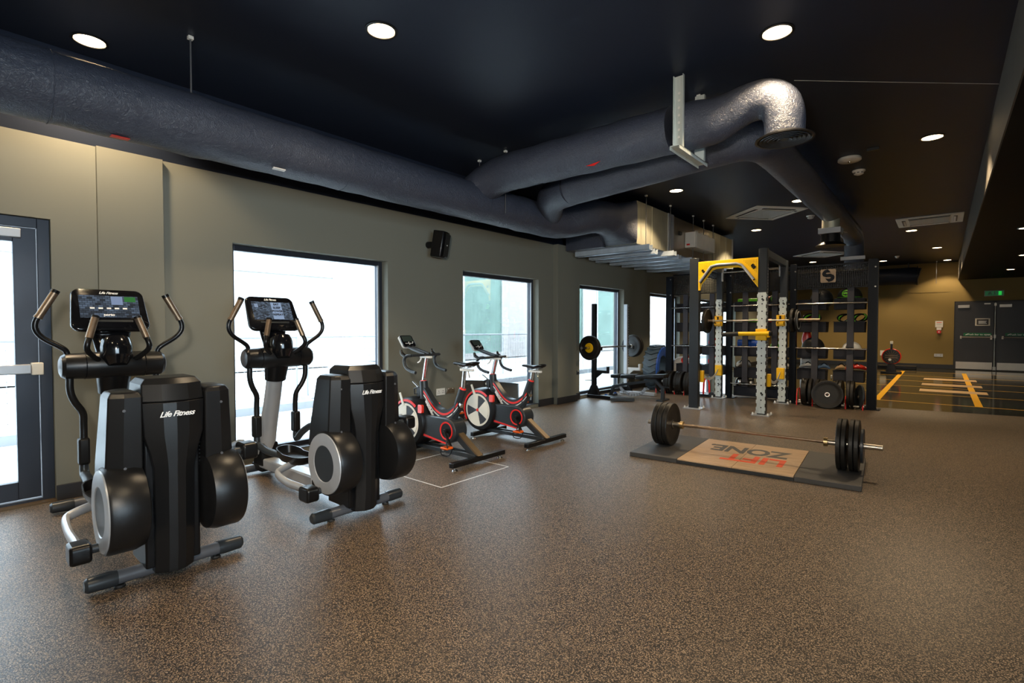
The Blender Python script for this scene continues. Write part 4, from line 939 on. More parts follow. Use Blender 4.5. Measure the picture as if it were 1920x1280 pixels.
# ------------------------------------------------------------------ lifting platform and its barbell
P = thing('lifting_platform', (-1.485, 5.36, 0), 'low lifting platform with wooden centre marked LIFT ZONE between black mats', 'lifting platform', None, rad(4))
for sd, nm in ((-1, 'left'), (1, 'right')):
    x0, x1 = (-.975, -.50) if sd < 0 else (.50, .975)
    MB().b2((x0, -.56, 0), (x1, .56, .043)).build('rubber_mat', 'mattop', P, bevel=.004)
MB().b2((-.499, -.56, 0), (.499, .56, .030)).build('mat_base', 'matside', P, bevel=.003, smooth=0)
for (x0, x1) in ((-.495, -.002), (.002, .495)):
    for (y0, y1) in ((-.552, -.002), (.002, .552)):
        MB().b2((x0, y0, .031), (x1, y1, .043)).build('wood_panel', 'wood', P, bevel=.001, smooth=0)
text('platform_lettering', 'LIFT', .38, 'redletter', (.385, -.15, .0435), (-1, 0, 0), (0, -1, 0), P, bold=.012, space=1.0, sx=.80, align='LEFT')
text('platform_lettering', 'ZONE.', .38, 'darkletter', (.365, .19, .0435), (-1, 0, 0), (0, -1, 0), P, bold=.012, space=.95, sx=.70, align='LEFT')

def plate_mb(R=.225, t=.055, hub=.026, lip=.012):
    s = MB(); h = t / 2
    s.lathe([(hub, -h * .9), (.045, -h * .9), (.05, -h * .72), (R * .62, -h * .62), (R * .78, -h * .70), (R * .84, -h), (R * .975, -h), (R, -h * .75), (R, h * .75), (R * .975, h), (R * .84, h), (R * .78, h * .70), (R * .62, h * .62), (.05, h * .72), (.045, h * .9), (hub, h * .9), (hub, -h * .9)], (0, 0, 0), 'x', 48, cap=False)
    return s
def plate_hub(t=.055, m='steel', par=None):
    s = MB(); h = t / 2; s.lathe([(.026, -h * .94), (.036, -h * .94), (.036, h * .94), (.026, h * .94), (.026, -h * .94)], (0, 0, 0), 'x', 24, cap=False); return s.build('hub_ring', m, par)
PROTO = {}
def plate(loc, label, group, R=.225, t=.055, rot=(0, 0, 0), m='plate', hubm='steel'):
    key = (R, t, m, hubm)
    if key not in PROTO:
        o = plate_mb(R, t).build('weight_plate', m); plate_hub(t, hubm, o); PROTO[key] = o
        tag(o, label, 'weight plate', group)
    else:
        o = copy_tree(PROTO[key]); o['label'] = label; o['group'] = group
    o.location = loc; o.rotation_euler = rot; return o

def barbell(loc, rz, label, L0=-1.10, L1=1.10, i0=-.66, i1=.66, m='bronze', sm='steel', cm='brass', r=.0155):
    B = thing('barbell', loc, label, 'barbell', None, rz)
    MB().cyl((i0, 0, 0), (i1, 0, 0), r, n=16).build('shaft', m, B)
    for (a, b) in ((L0, i0), (i1, L1)):
        MB().cyl((a, 0, 0), (b, 0, 0), .0245, n=24).build('sleeve', sm, B, bevel=.002)
    for c in (i0, i1):
        sg = 1 if c < 0 else -1
        MB().lathe([(.026, c - .018), (.040, c - .016), (.040, c + .016), (.026, c + .018)], axis='x', n=28).build('collar', cm, B)
    return B
barbell((-1.425, 5.33, .272), rad(2.5), 'steel barbell lying loaded across the lifting platform', -1.05, 1.05, -.68, .63)
def onbar(t): return (-1.425 + t * math.cos(rad(2.5)), 5.33 + t * math.sin(rad(2.5)), .270)
for t_, lb in ((-.795, 'black bumper plate on the platform barbell, innermost at its left end'), (-.852, 'black bumper plate on the platform barbell, middle one at its left end'), (-.909, 'black bumper plate on the platform barbell, outermost at its left end')):
    plate(onbar(t_), lb, 'bumper plates on the platform barbell', .226, .052, (random.random(), 0, rad(2.5)))
for t_, lb, R_ in ((.738, 'black bumper plate on the platform barbell, innermost at its right end', .226), (.775, 'black bumper plate on the platform barbell, second at its right end', .226), (.83, 'black bumper plate on the platform barbell, third at its right end', .226), (.868, 'black bumper plate on the platform barbell, fourth at its right end', .226)):
    plate(onbar(t_), lb, 'bumper plates on the platform barbell', R_, .034, (random.random(), 0, rad(2.5)))
p_ = onbar(.905); plate((p_[0], p_[1], .272), 'small dark plate outermost at the right end of the platform barbell', 'small plates on the platform barbell', .15, .022, (0, 0, rad(2.5)), 'charcoal')
# ------------------------------------------------------------------ half rack by the third window
def bolt(mb, p, r=.012, h=.02): mb.cyl(p, (p[0], p[1], p[2] + h), r, n=8)
H = thing('squat_stand', (0, 0, 0), 'black and pale-grey squat stand in front of the third window', 'squat stand')
MB().box((-4.955, 8.26, .93), (.075, .075, 1.64)).build('upright', 'black', H, bevel=.004)
MB().box((-4.80, 9.22, .96), (.075, .075, 1.62)).build('upright', 'silver', H, bevel=.004)
s = MB()
for k in range(30): s.box((-4.762, 9.24, .25 + .05 * k), (.004, .018, .026))
tag(s.build('adjustment_holes', 'black', H, smooth=0))
for (x, y) in ((-4.955, 8.26), (-4.80, 9.22)):
    MB().prism([(x - .13, .06), (x + .13, .06), (x + .05, .24), (x - .05, .24)], 'y', y - .035, y + .035).build('gusset', 'black', H, bevel=.004)
    MB().bar((x - .12, y, .035), (x + .62, y, .035), .085, .06).build('base_rail', 'black' if y < 9 else 'silver', H, bevel=.006)
MB().bar((-4.92, 8.26, .10), (-4.84, 9.22, .10), .06, .06).build('cross_member', 'black', H, bevel=.006)
MB().bar((-4.50, 8.06, .04), (-4.16, 8.30, .04), .08, .055).build('base_foot', 'charcoal', H, bevel=.005)
for (x, y, m_) in ((-4.955, 8.26, 'black'), (-4.80, 9.22, 'acgrey')):
    s = MB(); s.box((x + .16, y, .50), (.30, .055, .055)); s.box((x + .29, y, .54), (.03, .06, .12)); s.prism([(x + .03, .36), (x + .03, .48), (x + .18, .48)], 'y', y - .02, y + .02); s.build('spotter_arm', m_, H, bevel=.003)
    s = MB(); s.box((x + .06, y, .935), (.05, .06, .05)); s.box((x + .10, y, .90), (.12, .05, .02)); s.box((x + .155, y, .925), (.015, .05, .06)); s.build('bar_hook', 'black', H, bevel=.003)
MB().tube([(-4.95, 8.26, .335), (-5.06, 8.10, .335)], .008, 8).build('storage_pin', 'steel', H)
bx, by0 = -4.835, 8.0
B = thing('barbell', (-4.835, 8.69, .945), 'loaded barbell resting across the squat stand by the third window', 'barbell', None, rad(86))
MB().cyl((-.62, 0, 0), (.62, 0, 0), .015, n=14).build('shaft', 'steel', B)
for a, b in ((-.95, -.62), (.62, .98)): MB().cyl((a, 0, 0), (b, 0, 0), .0245, n=18).build('sleeve', 'chrome', B)
for c_ in (-.62, .62): MB().lathe([(.026, c_ - .015), (.04, c_ - .013), (.04, c_ + .013), (.026, c_ + .015)], axis='x', n=20).build('collar', 'chrome', B)
def on2(t): return (-4.835 + t * math.cos(rad(86)), 8.69 + t * math.sin(rad(86)), .943)
plate(on2(-.70), 'black bumper plate with yellow hub on the near end of the window barbell', 'plates on the window barbell', .222, .07, (0, 0, rad(86)), 'plate', 'black')
s = MB(); s.lathe([(.028, -.040), (.085, -.038), (.088, -.028), (.088, .0), (.028, .0)], (0, 0, 0), 'x', 32, cap=False)
yh = s.build('yellow_hub', 'yellow', [o for o in COL.objects if o.get('label', '').startswith('black bumper plate with yellow')][0])
plate(on2(.72), 'worn grey-black plate facing the bench on the far end of the window barbell', 'plates on the window barbell', .21, .05, (0, 0, rad(86)), 'rubber')
plate(on2(.79), 'outer plate behind the worn one on the far end of the window barbell', 'plates on the window barbell', .225, .05, (0, 0, rad(86)), 'plate')

# flat bench
Bn = thing('weight_bench', (-4.38, 8.72, 0), 'black padded adjustable bench standing between the squat stand and the rack', 'bench', None, rad(3))
for (x0, x1, z) in ((-.42, -.23, .40), (-.215, .06, .405), (.075, .62, .42)):
    s = MB(); s.box(((x0 + x1) / 2, 0, z), (x1 - x0, .27, .07), (0, rad(-2 if x0 < 0 else -5), 0)); s.build('pad', 'black', Bn, bevel=.022, seg=3)
MB().bar((-.40, 0, .20), (.42, 0, .36), .06, .05).build('frame_rail', 'charcoal', Bn, bevel=.004)
MB().bar((.40, 0, .375), (.55, 0, .22), .06, .05).build('frame_rail', 'charcoal', Bn, bevel=.004)
MB().bar((-.40, 0, .21), (-.47, 0, .03), .06, .05).build('front_leg', 'charcoal', Bn, bevel=.004)
MB().box((.555, 0, .115), (.06, .06, .23)).build('rear_leg', 'charcoal', Bn, bevel=.004)
MB().box((.555, 0, .012), (.12, .34, .024)).build('foot_bar', 'charcoal', Bn, bevel=.003)
MB().box((-.46, 0, .02), (.07, .42, .04)).build('foot_bar', 'charcoal', Bn, bevel=.003)
MB().cyl((.56, 0, .24), (.68, 0, .24), .016, n=12).build('handle', 'black', Bn)
s = MB()
for k in range(12):
    a = rad(200 + 12 * k); s.box((-.02 + .27 * math.cos(a), 0, .28 + .22 * math.sin(a)), (.05, .03, .045), (0, -a, 0))
s.build('adjustment_arc', 'silver', Bn, smooth=0)
for sd in (-1, 1): MB().lathe([(.001, -.012), (.03, -.012), (.03, .012), (.001, .012)], (-.47, sd * .20, .03), 'y', 16).build('wheel', 'blue', Bn)

# tyres leaning by the wall
def tyre(loc, R, w, label, m, rim, rz, tilt):
    T = thing('training_tyre', loc, label, 'tyre', None, rz); T.rotation_euler = (0, rad(tilt), rz)
    s = MB(); s.lathe([(R * .55, -w * .42), (R * .80, -w / 2), (R * .97, -w * .45), (R, -w * .36), (R, w * .36), (R * .97, w * .45), (R * .80, w / 2), (R * .55, w * .42), (R * .55, -w * .42)], (0, 0, R), 'x', 56, cap=False); tr = s.build('carcass', m, T)
    if rim:
        s = MB(); n = 22
        for k in range(n):
            a = 2 * PI * k / n
            for sd in (-1, 1):
                i0 = len(s.v); s.bar((sd * w * .46, R * .985 * math.cos(a), R * .985 * math.sin(a)), (0, R * 1.0 * math.cos(a + .16), R * 1.0 * math.sin(a + .16)), .045, .05, up=(0, math.cos(a), math.sin(a)))
                s.xf(i0, Matrix.Translation((0, 0, R)))
        s.build('tread_lugs', m, tr, smooth=0)
    s = MB(); s.lathe([(R * .56, w / 2 * .86), (R * .70, w / 2 * 1.12), (R * .95, w / 2 * 1.08), (R * .97, w / 2 * .8), (R * .56, w / 2 * .8)], (0, 0, R), 'x', 48, cap=False); s.build('side_band', 'blue', tr)
    return T
tyre((-4.66, 10.36, 0), .46, .30, 'big tractor tyre with chunky tread and blue side by the fourth window', 'tyre', True, rad(3), 0)
t = thing('punch_target', (-4.26, 10.75, 0), 'white and red round pad leaning behind the left end of the storage rack', 'pad')
MB().lathe([(.001, -.04), (.22, -.045), (.25, -.02), (.25, .02), (.22, .045), (.001, .04)], (0, 0, .45), 'y', 32).build('disc', 'white', t)
MB().lathe([(.001, -.052), (.10, -.052), (.10, -.04), (.001, -.04)], (0, 0, .45), 'y', 24).build('red_centre', 'red', t)
MB().b2((-.2, -.03, 0), (.2, .03, .22)).build('base', 'bluegrey', t, bevel=.02)

# ------------------------------------------------------------------ power rack
RK = thing('power_rack', (0, 0, 0), 'tall grey power rack with yellow arched front panel and four bolted uprights', 'power rack')
UP = {'fl': (-3.075, 8.25, 2.42, .15), 'fr': (-2.055, 8.25, 2.48, .12), 'rl': (-3.185, 9.80, 2.42, .10), 'rr': (-2.11, 9.80, 2.46, .11)}
for k, (x, y, h, w) in UP.items():
    MB().box((x, y, h / 2), (w, .10, h)).build('upright', 'charcoal', RK, bevel=.006)
    bp = MB().box((x, y + .0, .006), (w + .13, .24, .012)).build('base_plate', 'silver', RK, smooth=0)
    for dx in (-1, 1):
        for dy in (-1, 1):
            MB().lathe([(.001, .012), (.013, .012), (.013, .03), (.008, .045), (.001, .046)], (x + dx * (w / 2 + .045), y + dy * .09, 0), n=12).build('anchor_bolt', 'white', bp)
    if k != 'fl':
        f = MB().box((x - .004, y - .053, .93), (w * .92, .012, 1.80)).build('perforated_face', 'zinc', RK, smooth=0)
        s = MB()
        for q in range(17):
            for e in (-1, 1): s.box((x - .004 + e * w * .47, y - .056, .1 + q * .105), (.018, .012, .05))
        s.build('notched_edge', 'zinc', f, smooth=0)
        s = MB()
        for q in range(16): s.cyl((x, y - .061, .12 + q * .11), (x, y - .0595, .12 + q * .11), .010, n=10)
        s.build('pin_holes', 'black', f, smooth=0)
        for zz in (1.72, .32 if k == 'fr' else .26): text('maker_mark', 'S', .055, 'black', (x + .01, y - .0605, zz), (.8, 0, .6), (-.6, 0, .8), f, bold=.004)
s = MB()
x = UP['fr'][0] + .061
for q in range(34): s.box((x, 8.25, .75 + q * .045), (.003, .016, .024))
s.build('number_slots', 'silver', RK, smooth=0)
for a, b in (('fl', 'rl'), ('fr', 'rr')):
    A, B_ = UP[a], UP[b]; MB().bar((A[0], A[1] - .05, A[2] - .05), (B_[0], B_[1] + .05, B_[2] - .05), .075, .11).build('top_beam', 'charcoal', RK, bevel=.006)
MB().cyl((-3.13, 9.74, 2.32), (-2.16, 9.74, 2.33), .021, n=18).build('pull_up_bar', 'chrome', RK)
s = MB(); s.box((-3.125, 9.74, 2.27), (.02, .06, .22)); s.box((-2.165, 9.74, 2.29), (.02, .06, .2)); s.build('bar_bracket', 'silver', RK, smooth=0)
# yellow arch panel
def yz(x, zl): return x, zl
poly = [(-3.005, 2.355), (-2.115, 2.355), (-2.115, 1.905), (-2.33, 2.20), (-2.40, 2.225), (-2.72, 2.225), (-2.78, 2.20), (-2.95, 1.99), (-2.97, 1.90), (-3.005, 1.90)]
yp = MB(); yp.prism(poly, 'y', 8.19, 8.205); yp = yp.build('arch_panel', 'yellow', RK, bevel=.003, smooth=0)
s = MB()
for (cx, cz, sg) in ((-2.90, 2.315, 1), (-2.22, 2.315, -1)):
    for i in range(9):
        for j in range(9):
            if i + j < 9: s.cyl((cx + sg * (i * .022 - .08), 8.1885, cz - j * .022), (cx + sg * (i * .022 - .08), 8.1895, cz - j * .022), .005, n=6)
s.build('punched_holes', 'black', yp, smooth=0)
text('maker_mark', 'S', .07, 'black', (-2.925, 8.187, 2.20), (.8, 0, .6), (-.6, 0, .8), yp, bold=.006); text('maker_mark', 'S', .09, 'black', (-2.18, 8.187, 2.22), (.8, 0, .6), (-.6, 0, .8), yp, bold=.008)
s = MB(); pts = [(-2.975, 8.165, 2.03), (-2.80, 8.165, 2.265), (-2.72, 8.165, 2.285), (-2.42, 8.165, 2.285), (-2.345, 8.165, 2.26), (-2.17, 8.165, 2.03)]
s.tube(pts, .019, 12); s.build('pull_up_handle', 'silver', RK)
MB().tube([(p[0] + .006, 8.182, p[2] - .012) for p in pts], .016, 8).build('handle_mount', 'black', RK)
# matador arm on the near right upright
s = MB(); s.box((-2.055, 8.165, 1.205), (.15, .05, .17)); s.box((-2.055, 8.25, 1.21), (.17, .14, .10)); ma = s.build('clamp_block', 'yellow', RK, bevel=.006)
s = MB(); s.tube([(-2.37, 8.12, 1.215), (-1.93, 8.12, 1.22)], .03, 18); s.build('arm_tube', 'yellow', ma)
s = MB(); s.tube([(-2.60, 8.12, 1.20), (-2.36, 8.12, 1.215)], .034, 18); s.build('padded_grip', 'bronze' if False else 'rubber', ma)
MB().tube([(-1.935, 8.12, 1.22), (-1.90, 8.12, 1.22)], .036, 18).build('end_stop', 'black', ma)
# J-hooks on the rear uprights, holding the barbell
for x, hz in ((-3.185, 1.43), (-2.14, 1.43)):
    s = MB(); s.box((x - .0, 9.725, hz), (.13, .05, .19)); s.box((x, 9.69, hz - .045), (.12, .08, .05)); s.box((x - .03, 9.665, hz + .01), (.04, .03, .13)); jh = s.build('bar_hook', 'yellow', RK, bevel=.005)
    MB().box((x - .015, 9.692, hz + .055), (.055, .012, .055)).build('black_insert', 'black', jh, smooth=0)
# strap safeties, front to rear
for (xf, xr) in ((-2.975, -3.17), (-1.98, -2.13)):
    for (x, y) in ((xf, 8.32), (xr, 9.72)):
        MB().box((x + .0, y, .52), (.12 if y > 9 else .05, .07, .19)).build('strap_block', 'yellow', RK, bevel=.006)
    s = MB(); P0 = Vector((xf + .01, 8.36, .53)); P1 = Vector((xr, 9.68, .53)); rg = []
    for k in range(13):
        t_ = k / 12; p = P0.lerp(P1, t_) - Vector((0, 0, .10 * 4 * t_ * (1 - t_))); rg.append([(p.x - .003, p.y, p.z - .022), (p.x + .003, p.y, p.z - .022), (p.x + .003, p.y, p.z + .022), (p.x - .003, p.y, p.z + .022)])
    s.loft(rg); s.build('safety_strap', 'acgrey', RK, smooth=0)
barbell((-2.52, 9.655, 1.435), 0, 'dark steel barbell racked on the yellow hooks of the power rack', -.96, .98, -.72, .60, 'steel', 'bronze', 'steel')
plate((-3.37, 9.655, 1.433), 'black bumper plate on the left end of the racked barbell', 'plates on the racked barbell', .225, .055)
plate((-1.935, 9.655, 1.433), 'black plate next to the hook on the right end of the racked barbell', 'plates on the racked barbell', .20, .045)
w_ = plate((-1.865, 9.655, 1.433), 'black plate with pale ring, outermost right on the racked barbell', 'plates on the racked barbell', .185, .03, (0, 0, 0), 'rubber')
MB().lathe([(.135, .018), (.155, .018), (.155, .010), (.135, .010)], (0, 0, 0), 'x', 40, cap=False).build('pale_ring', 'white', w_)

# ------------------------------------------------------------------ storage rack
S_ = thing('storage_rack', (0, 9.95, 0), 'wide black storage rack with perforated header panels behind the power rack', 'storage rack')
PX = {-4.215: 2.33, -3.06: 2.40, -1.99: 2.40, -.86: 2.40}
for x, h in PX.items():
    MB().box((x, 0, h / 2), (.13 if x in (-4.215, -.86) else .10, .10, h)).build('upright', 'navy', S_, bevel=.005)
    bp = MB().box((x, 0, .006), (.24, .22, .012)).build('base_plate', 'navy', S_, smooth=0)
    for dx in (-1, 1): MB().lathe([(.001, .012), (.012, .012), (.012, .03), (.001, .035)], (x + dx * .09, -.08, 0), n=10).build('anchor_bolt', 'steel', bp)
    s = MB()
    for z in (1.96, 2.27): s.lathe([(.001, -.002), (.012, -.002), (.012, .002)], (x + .03, -.052, z), 'y', 8)
    s.build('bolt_head', 'steel', S_, smooth=0)
    if x == -.86: MB().b2((x + .063, -.05, .05), (x + .068, .05, h - .03)).build('edge_strip', 'charcoal', S_, smooth=0)
bays = [(-4.15, -3.11), (-3.01, -2.04), (-1.94, -.925)]
for i, (a, b) in enumerate(bays):
    z0 = (1.97, 1.96, 1.965)[i]
    MB().box(((a + b) / 2, 0, (z0 + 2.36) / 2), (b - a, .004, 2.36 - z0)).build('perforated_panel', 'perf', S_, smooth=0)
    MB().box(((a + b) / 2, 0, 2.355), (b - a, .03, .02)).build('panel_edge', 'navy', S_, smooth=0)
    MB().box(((a + b) / 2, 0, z0), (b - a, .02, .012)).build('panel_edge', 'navy', S_, smooth=0)
    for z in ((1.70, .955) if i == 0 else (1.71, .96, .28)):
        if i == 2 and z < .5: continue
        MB().cyl((a, -.065, z), (b, -.065, z), .013, n=12).build('cross_rail', 'chrome', S_)
    for fx in ((-3.90, -3.385), (-2.785, -2.29), (-1.665, -1.16))[i]:
        st = MB().box((fx, .03, 1.17 if i == 0 else 1.09), (.095, .05, 1.58 if i == 0 else 1.74)).build('bin_strip', 'greybar', S_, bevel=.004)
        for z in (1.70, .955) if i == 0 else (1.71, .96, .28):
            if i == 2 and z < .5: continue
            s = MB(); s.box((fx, -.03, z), (.08, .07, .06))
            for dx in (-1, 1):
                for dz in (-1, 1): s.cyl((fx + dx * .03, -.075, z + dz * .022), (fx + dx * .03, -.06, z + dz * .022), .010, n=8)
            s.build('rail_clamp', 'black', st)
# header logo
lg = MB(); lg.rbox((-1.48, -.012, 2.17), (.22, .008, .22), .02, 'y'); lg = lg.build('logo_plate', 'bronze', S_, smooth=0)
text('logo_lettering', 'S', .26, 'navy', (-1.47, -.018, 2.165), (.8, 0, .6), (-.6, 0, .8), lg, bold=.014)
# bins
rows = [('top', 1.70), ('second', 1.32), ('third', .87), ('bottom', .50)]
def bin_(x, z, label, w=.42, h=.18):
    T = thing('storage_bin', (x, 10.18, z), label, 'storage bin', 'grey bins hanging on the storage rack')
    s = MB(); t_ = .008
    s.prism([(-.14, -h / 2), (-.14, h / 2), (-.132, h / 2), (-.132, -h / 2)], 'x', -w / 2, w / 2)
    s.prism([(.10, -h / 2), (.16, h / 2), (.152, h / 2), (.092, -h / 2)], 'x', -w / 2, w / 2)
    for sx in (-1, 1): s.prism([(-.14, -h / 2), (.10, -h / 2), (.16, h / 2), (-.14, h / 2)], 'x', sx * w / 2 - .004, sx * w / 2 + .004)
    s.b2((-w / 2, -.14, -h / 2), (w / 2, .10, -h / 2 + .008)); s.build('tub', 'bin', T, bevel=.002, smooth=0)
    s = MB(); s.b2((-w / 2, -.155, h / 2 - .008), (w / 2, -.14, h / 2)); s.b2((-w / 2 - .012, -.155, h / 2 - .008), (-w / 2, .16, h / 2)); s.b2((w / 2, -.155, h / 2 - .008), (w / 2 + .012, .16, h / 2)); s.build('rim', 'black', T, smooth=0)
    return T
BINS = {}
for i, nm in enumerate(('left', 'middle', 'right')):
    for j, fx in enumerate(((-3.90, -3.385), (-2.785, -2.29), (-1.73, -1.19))[i]):
        for r, (rn, z) in enumerate(rows):
            if i == 1 and r == 3: z = .47
            BINS[i, j, r] = (fx + (.0), z)
            bin_(fx, z, 'grey bin, %s row, %s one in the %s bay of the storage rack' % (rn, ('left', 'right')[j], nm))
for j, fx in enumerate((-2.785, -2.29)):
    bin_(fx, .13, 'grey bin on the floor row, %s one in the middle bay of the storage rack' % ('left', 'right')[j])
# contents
def ballthing(x, y, z, r, label, m, m2=None, grp=None, seam=True):
    T = thing('medicine_ball', (x, y, z), label, 'ball', grp)
    MB().ball((0, 0, r), r, 28).build('body', m, T)
    if seam:
        for ax in ('x', 'z'): MB().torus((0, 0, r), r * 1.0, .004, ax, 32, 6).build('seam_band', m2 or 'charcoal', T)
    if m2 and m2 != 'charcoal':
        s = MB()
        for a in (20, 140, 260):
            d = Vector((math.cos(rad(a)) * .7, math.sin(rad(a)) * .7, .3)).normalized(); q = d.to_track_quat('Z', 'Y').to_matrix().to_4x4()
            i0 = len(s.v); s.lathe([(.001, r * 1.004), (r * .35, r * .942), (r * .38, r * .93)], (0, 0, 0), 'z', 16, cap=False); s.xf(i0, Matrix.Translation((0, 0, r)) @ q)
        s.build('patch', m2, T)
    return T
zt = 1.62
ballthing(-1.60, 10.17, zt + .01, .17, 'dark medicine ball in the top left bin of the right bay', 'rubber', 'charcoal')
ballthing(-1.20, 10.17, zt + .01, .18, 'black and green medicine ball in the top right bin of the right bay', 'rubber', 'green')
ballthing(-3.86, 10.17, zt + .01, .16, 'dark ball in the top left bin of the left bay', 'rubber', 'charcoal')
ballthing(-2.30, 10.17, zt + .01, .15, 'black and green ball in the top right bin of the middle bay', 'rubber', 'green')
ballthing(-1.72, 10.17, .80, .17, 'black slam ball in the third row, left bin of the right bay', 'rubber', 'charcoal')
ballthing(-1.16, 10.17, .80, .14, 'white and dark football-like ball in the third row of the right bay', 'white', 'darkletter')
ballthing(-2.27, 10.17, .80, .14, 'green ball in the third row, right bin of the middle bay', 'green', 'charcoal')
def coil(x, z, label, m, m2, R=.10, grp=None, sd=0):
    random.seed(sd); T = thing('resistance_band', (x, 10.16, z), label, 'resistance band', grp); 
    for k in range(3):
        s = MB(); ph = random.random() * 6; pts = []
        for q in range(25):
            a = 2 * PI * q / 24; pts.append((R * (1 - .12 * k) * math.cos(a), .06 * math.sin(a * 2 + ph) * .5 + .02 * k - .03, .11 + R * .62 * math.sin(a + .3 * k)))
        s.tube(pts, .013, 8, cap=False); s.build('loop', (m, m2, m)[k], T)
    return T
coil(-1.74, 1.36, 'black and green resistance bands, second row, left bin of the right bay', 'black', 'green', .13, sd=1)
coil(-1.26, 1.36, 'left one of two black-green band bundles, second row, right bin', 'black', 'green', .10, sd=2)
coil(-1.05, 1.36, 'right one of two black-green band bundles, second row, right bin', 'black', 'green', .10, sd=3)
coil(-3.38, .91, 'red looped bands in the third row of the left bay, right bin', 'red', 'redglow', .12, sd=4)
coil(-3.90, .55, 'red looped bands in the bottom row of the left bay, left bin', 'red', 'redglow', .13, sd=5)
coil(-3.36, .55, 'red looped bands in the bottom row of the left bay, right bin', 'red', 'bluegrey', .13, sd=6)
def rolled(x, z, L, r, label, m, rz=0, m2=None):
    T = thing('rolled_mat', (x, 10.17, z + r), label, 'rolled mat', None, rz)
    MB().cyl((-L / 2, 0, 0), (L / 2, 0, 0), r, n=24).build('roll', m, T, bevel=.006)
    for e in (-1, 1): MB().lathe([(r * .25, e * L / 2), (r * .8, e * (L / 2 + .004)), (r * .8, e * L / 2)], axis='x', n=18, cap=False).build('end_ring', m2 or 'charcoal', T)
    return T
rolled(-2.76, .84 + .10, .40, .075, 'ribbed blue roller in the third row, left bin of the middle bay', 'blue')
rolled(-2.80, 1.78, .34, .035, 'flat green pad on top of the middle bay, left bin', 'green')
rolled(-2.40, 1.785, .38, .045, 'orange-red roller on the top row of the middle bay', 'orange')
rolled(-2.72, 1.40, .32, .035, 'green roller in the second row of the middle bay', 'green')
rolled(-2.38, 1.40, .30, .035, 'dark red roller in the second row of the middle bay', 'red')
def kettle(x, y, z, r, label, m, hm='steel'):
    T = thing('kettlebell', (x, y, z), label, 'kettlebell')
    MB().lathe([(.001, 0), (r * .6, 0), (r * .95, r * .5), (r, r * .9), (r * .85, r * 1.5), (r * .4, r * 1.85), (.001, r * 1.9)], n=28).build('bell', m, T)
    MB().tube([(-r * .55, 0, r * 1.6), (-r * .62, 0, r * 2.1), (-r * .4, 0, r * 2.5), (r * .4, 0, r * 2.5), (r * .62, 0, r * 2.1), (r * .55, 0, r * 1.6)], .014, 10, smooth=4).build('handle', hm, T)
    return T
kettle(-2.90, 10.1, .215, .085, 'silver kettlebell behind the low rail, left in the middle bay', 'chrome')
kettle(-2.72, 10.12, .215, .07, 'smaller steel kettlebell right of the silver one in the middle bay', 'steel', 'black')
kettle(-2.38, 10.12, .215, .07, 'black and white kettlebell low in the middle bay, near the right strip', 'black', 'white')
kettle(-2.20, 10.12, .215, .07, 'white-topped kettlebell at the right end, low in the middle bay', 'white', 'black')
def glove(x, y, z, label, m, rz, L=.30):
    T = thing('boxing_pad', (x, y, z), label, 'boxing pad', None, rz)
    rings = []
    for q in range(13):
        t_ = q / 12; w = .075 * math.sin(PI * (.08 + .84 * t_)) ** .6; ring = []
        for k in range(14):
            a = 2 * PI * k / 14; ring.append((L * (t_ - .5), w * .6 * math.cos(a), .05 + .05 * math.sin(PI * t_) + w * .55 * math.sin(a)))
        rings.append(ring)
    MB().loft(rings).build('padding', m, T, smooth=60)
    MB().tube([(-.05, -.03, .10), (0, -.035, .15), (.05, -.03, .10)], .008, 8, smooth=3).build('strap', 'black', T)
    return T
glove(-1.78, 10.15, .57, 'grey-white curved pad in the bottom row, left bin of the right bay', 'acgrey', rad(-12))
glove(-1.56, 10.17, .56, 'blue-black pad beside the grey one, bottom row of the right bay', 'bluegrey', rad(20), .2)
glove(-1.08, 10.15, .57, 'red and white curved pad in the bottom row, right bin of the right bay', 'redglow', rad(8), .32)
glove(-1.29, 10.17, .56, 'yellowish pad beside the red one, bottom row of the right bay', 'tanline', rad(-10), .2)
glove(-2.92, 10.15, .55, 'white glove bundle in the bottom row of the middle bay', 'white', rad(70), .18)
glove(-2.80, 10.17, .55, 'pale glove next to the white one, bottom row of the middle bay', 'acgrey', rad(60), .16)
glove(-2.20, 10.17, .56, 'pale curved pad hanging out of the bottom row, right of the middle bay', 'cream', rad(5), .30)
rp = thing('battle_rope', (-2.90, 10.30, .60), 'blue-white spiral rope hanging at the left of the middle bay', 'rope')
s = MB(); s.tube([(.03 * math.cos(.9 * k), .03 * math.sin(.9 * k), .012 * k) for k in range(30)], .014, 8, smooth=2); s.build('rope_coil', 'bluegrey', rp)
rb = thing('red_bottle', (-1.87, 10.45, .0), 'tall red-topped punch bag standing behind the right bay', 'punch bag')
MB().lathe([(.001, 1.02), (.07, 1.02), (.085, 1.10), (.05, 1.25), (.045, 1.45), (.06, 1.46), (.06, 1.53), (.001, 1.54)], n=24).build('top_sleeve', 'redglow', rb)
MB().lathe([(.001, 0), (.09, 0), (.10, .3), (.095, .9), (.07, 1.03), (.001, 1.03)], n=24).build('bag_body', 'acgrey', rb)
MB().lathe([(.001, -.003), (.06, -.002), (.06, .004)], (0, -.098, .76), 'y', 20).build('round_badge', 'white', rb)
rb.name = 'punch_bag'

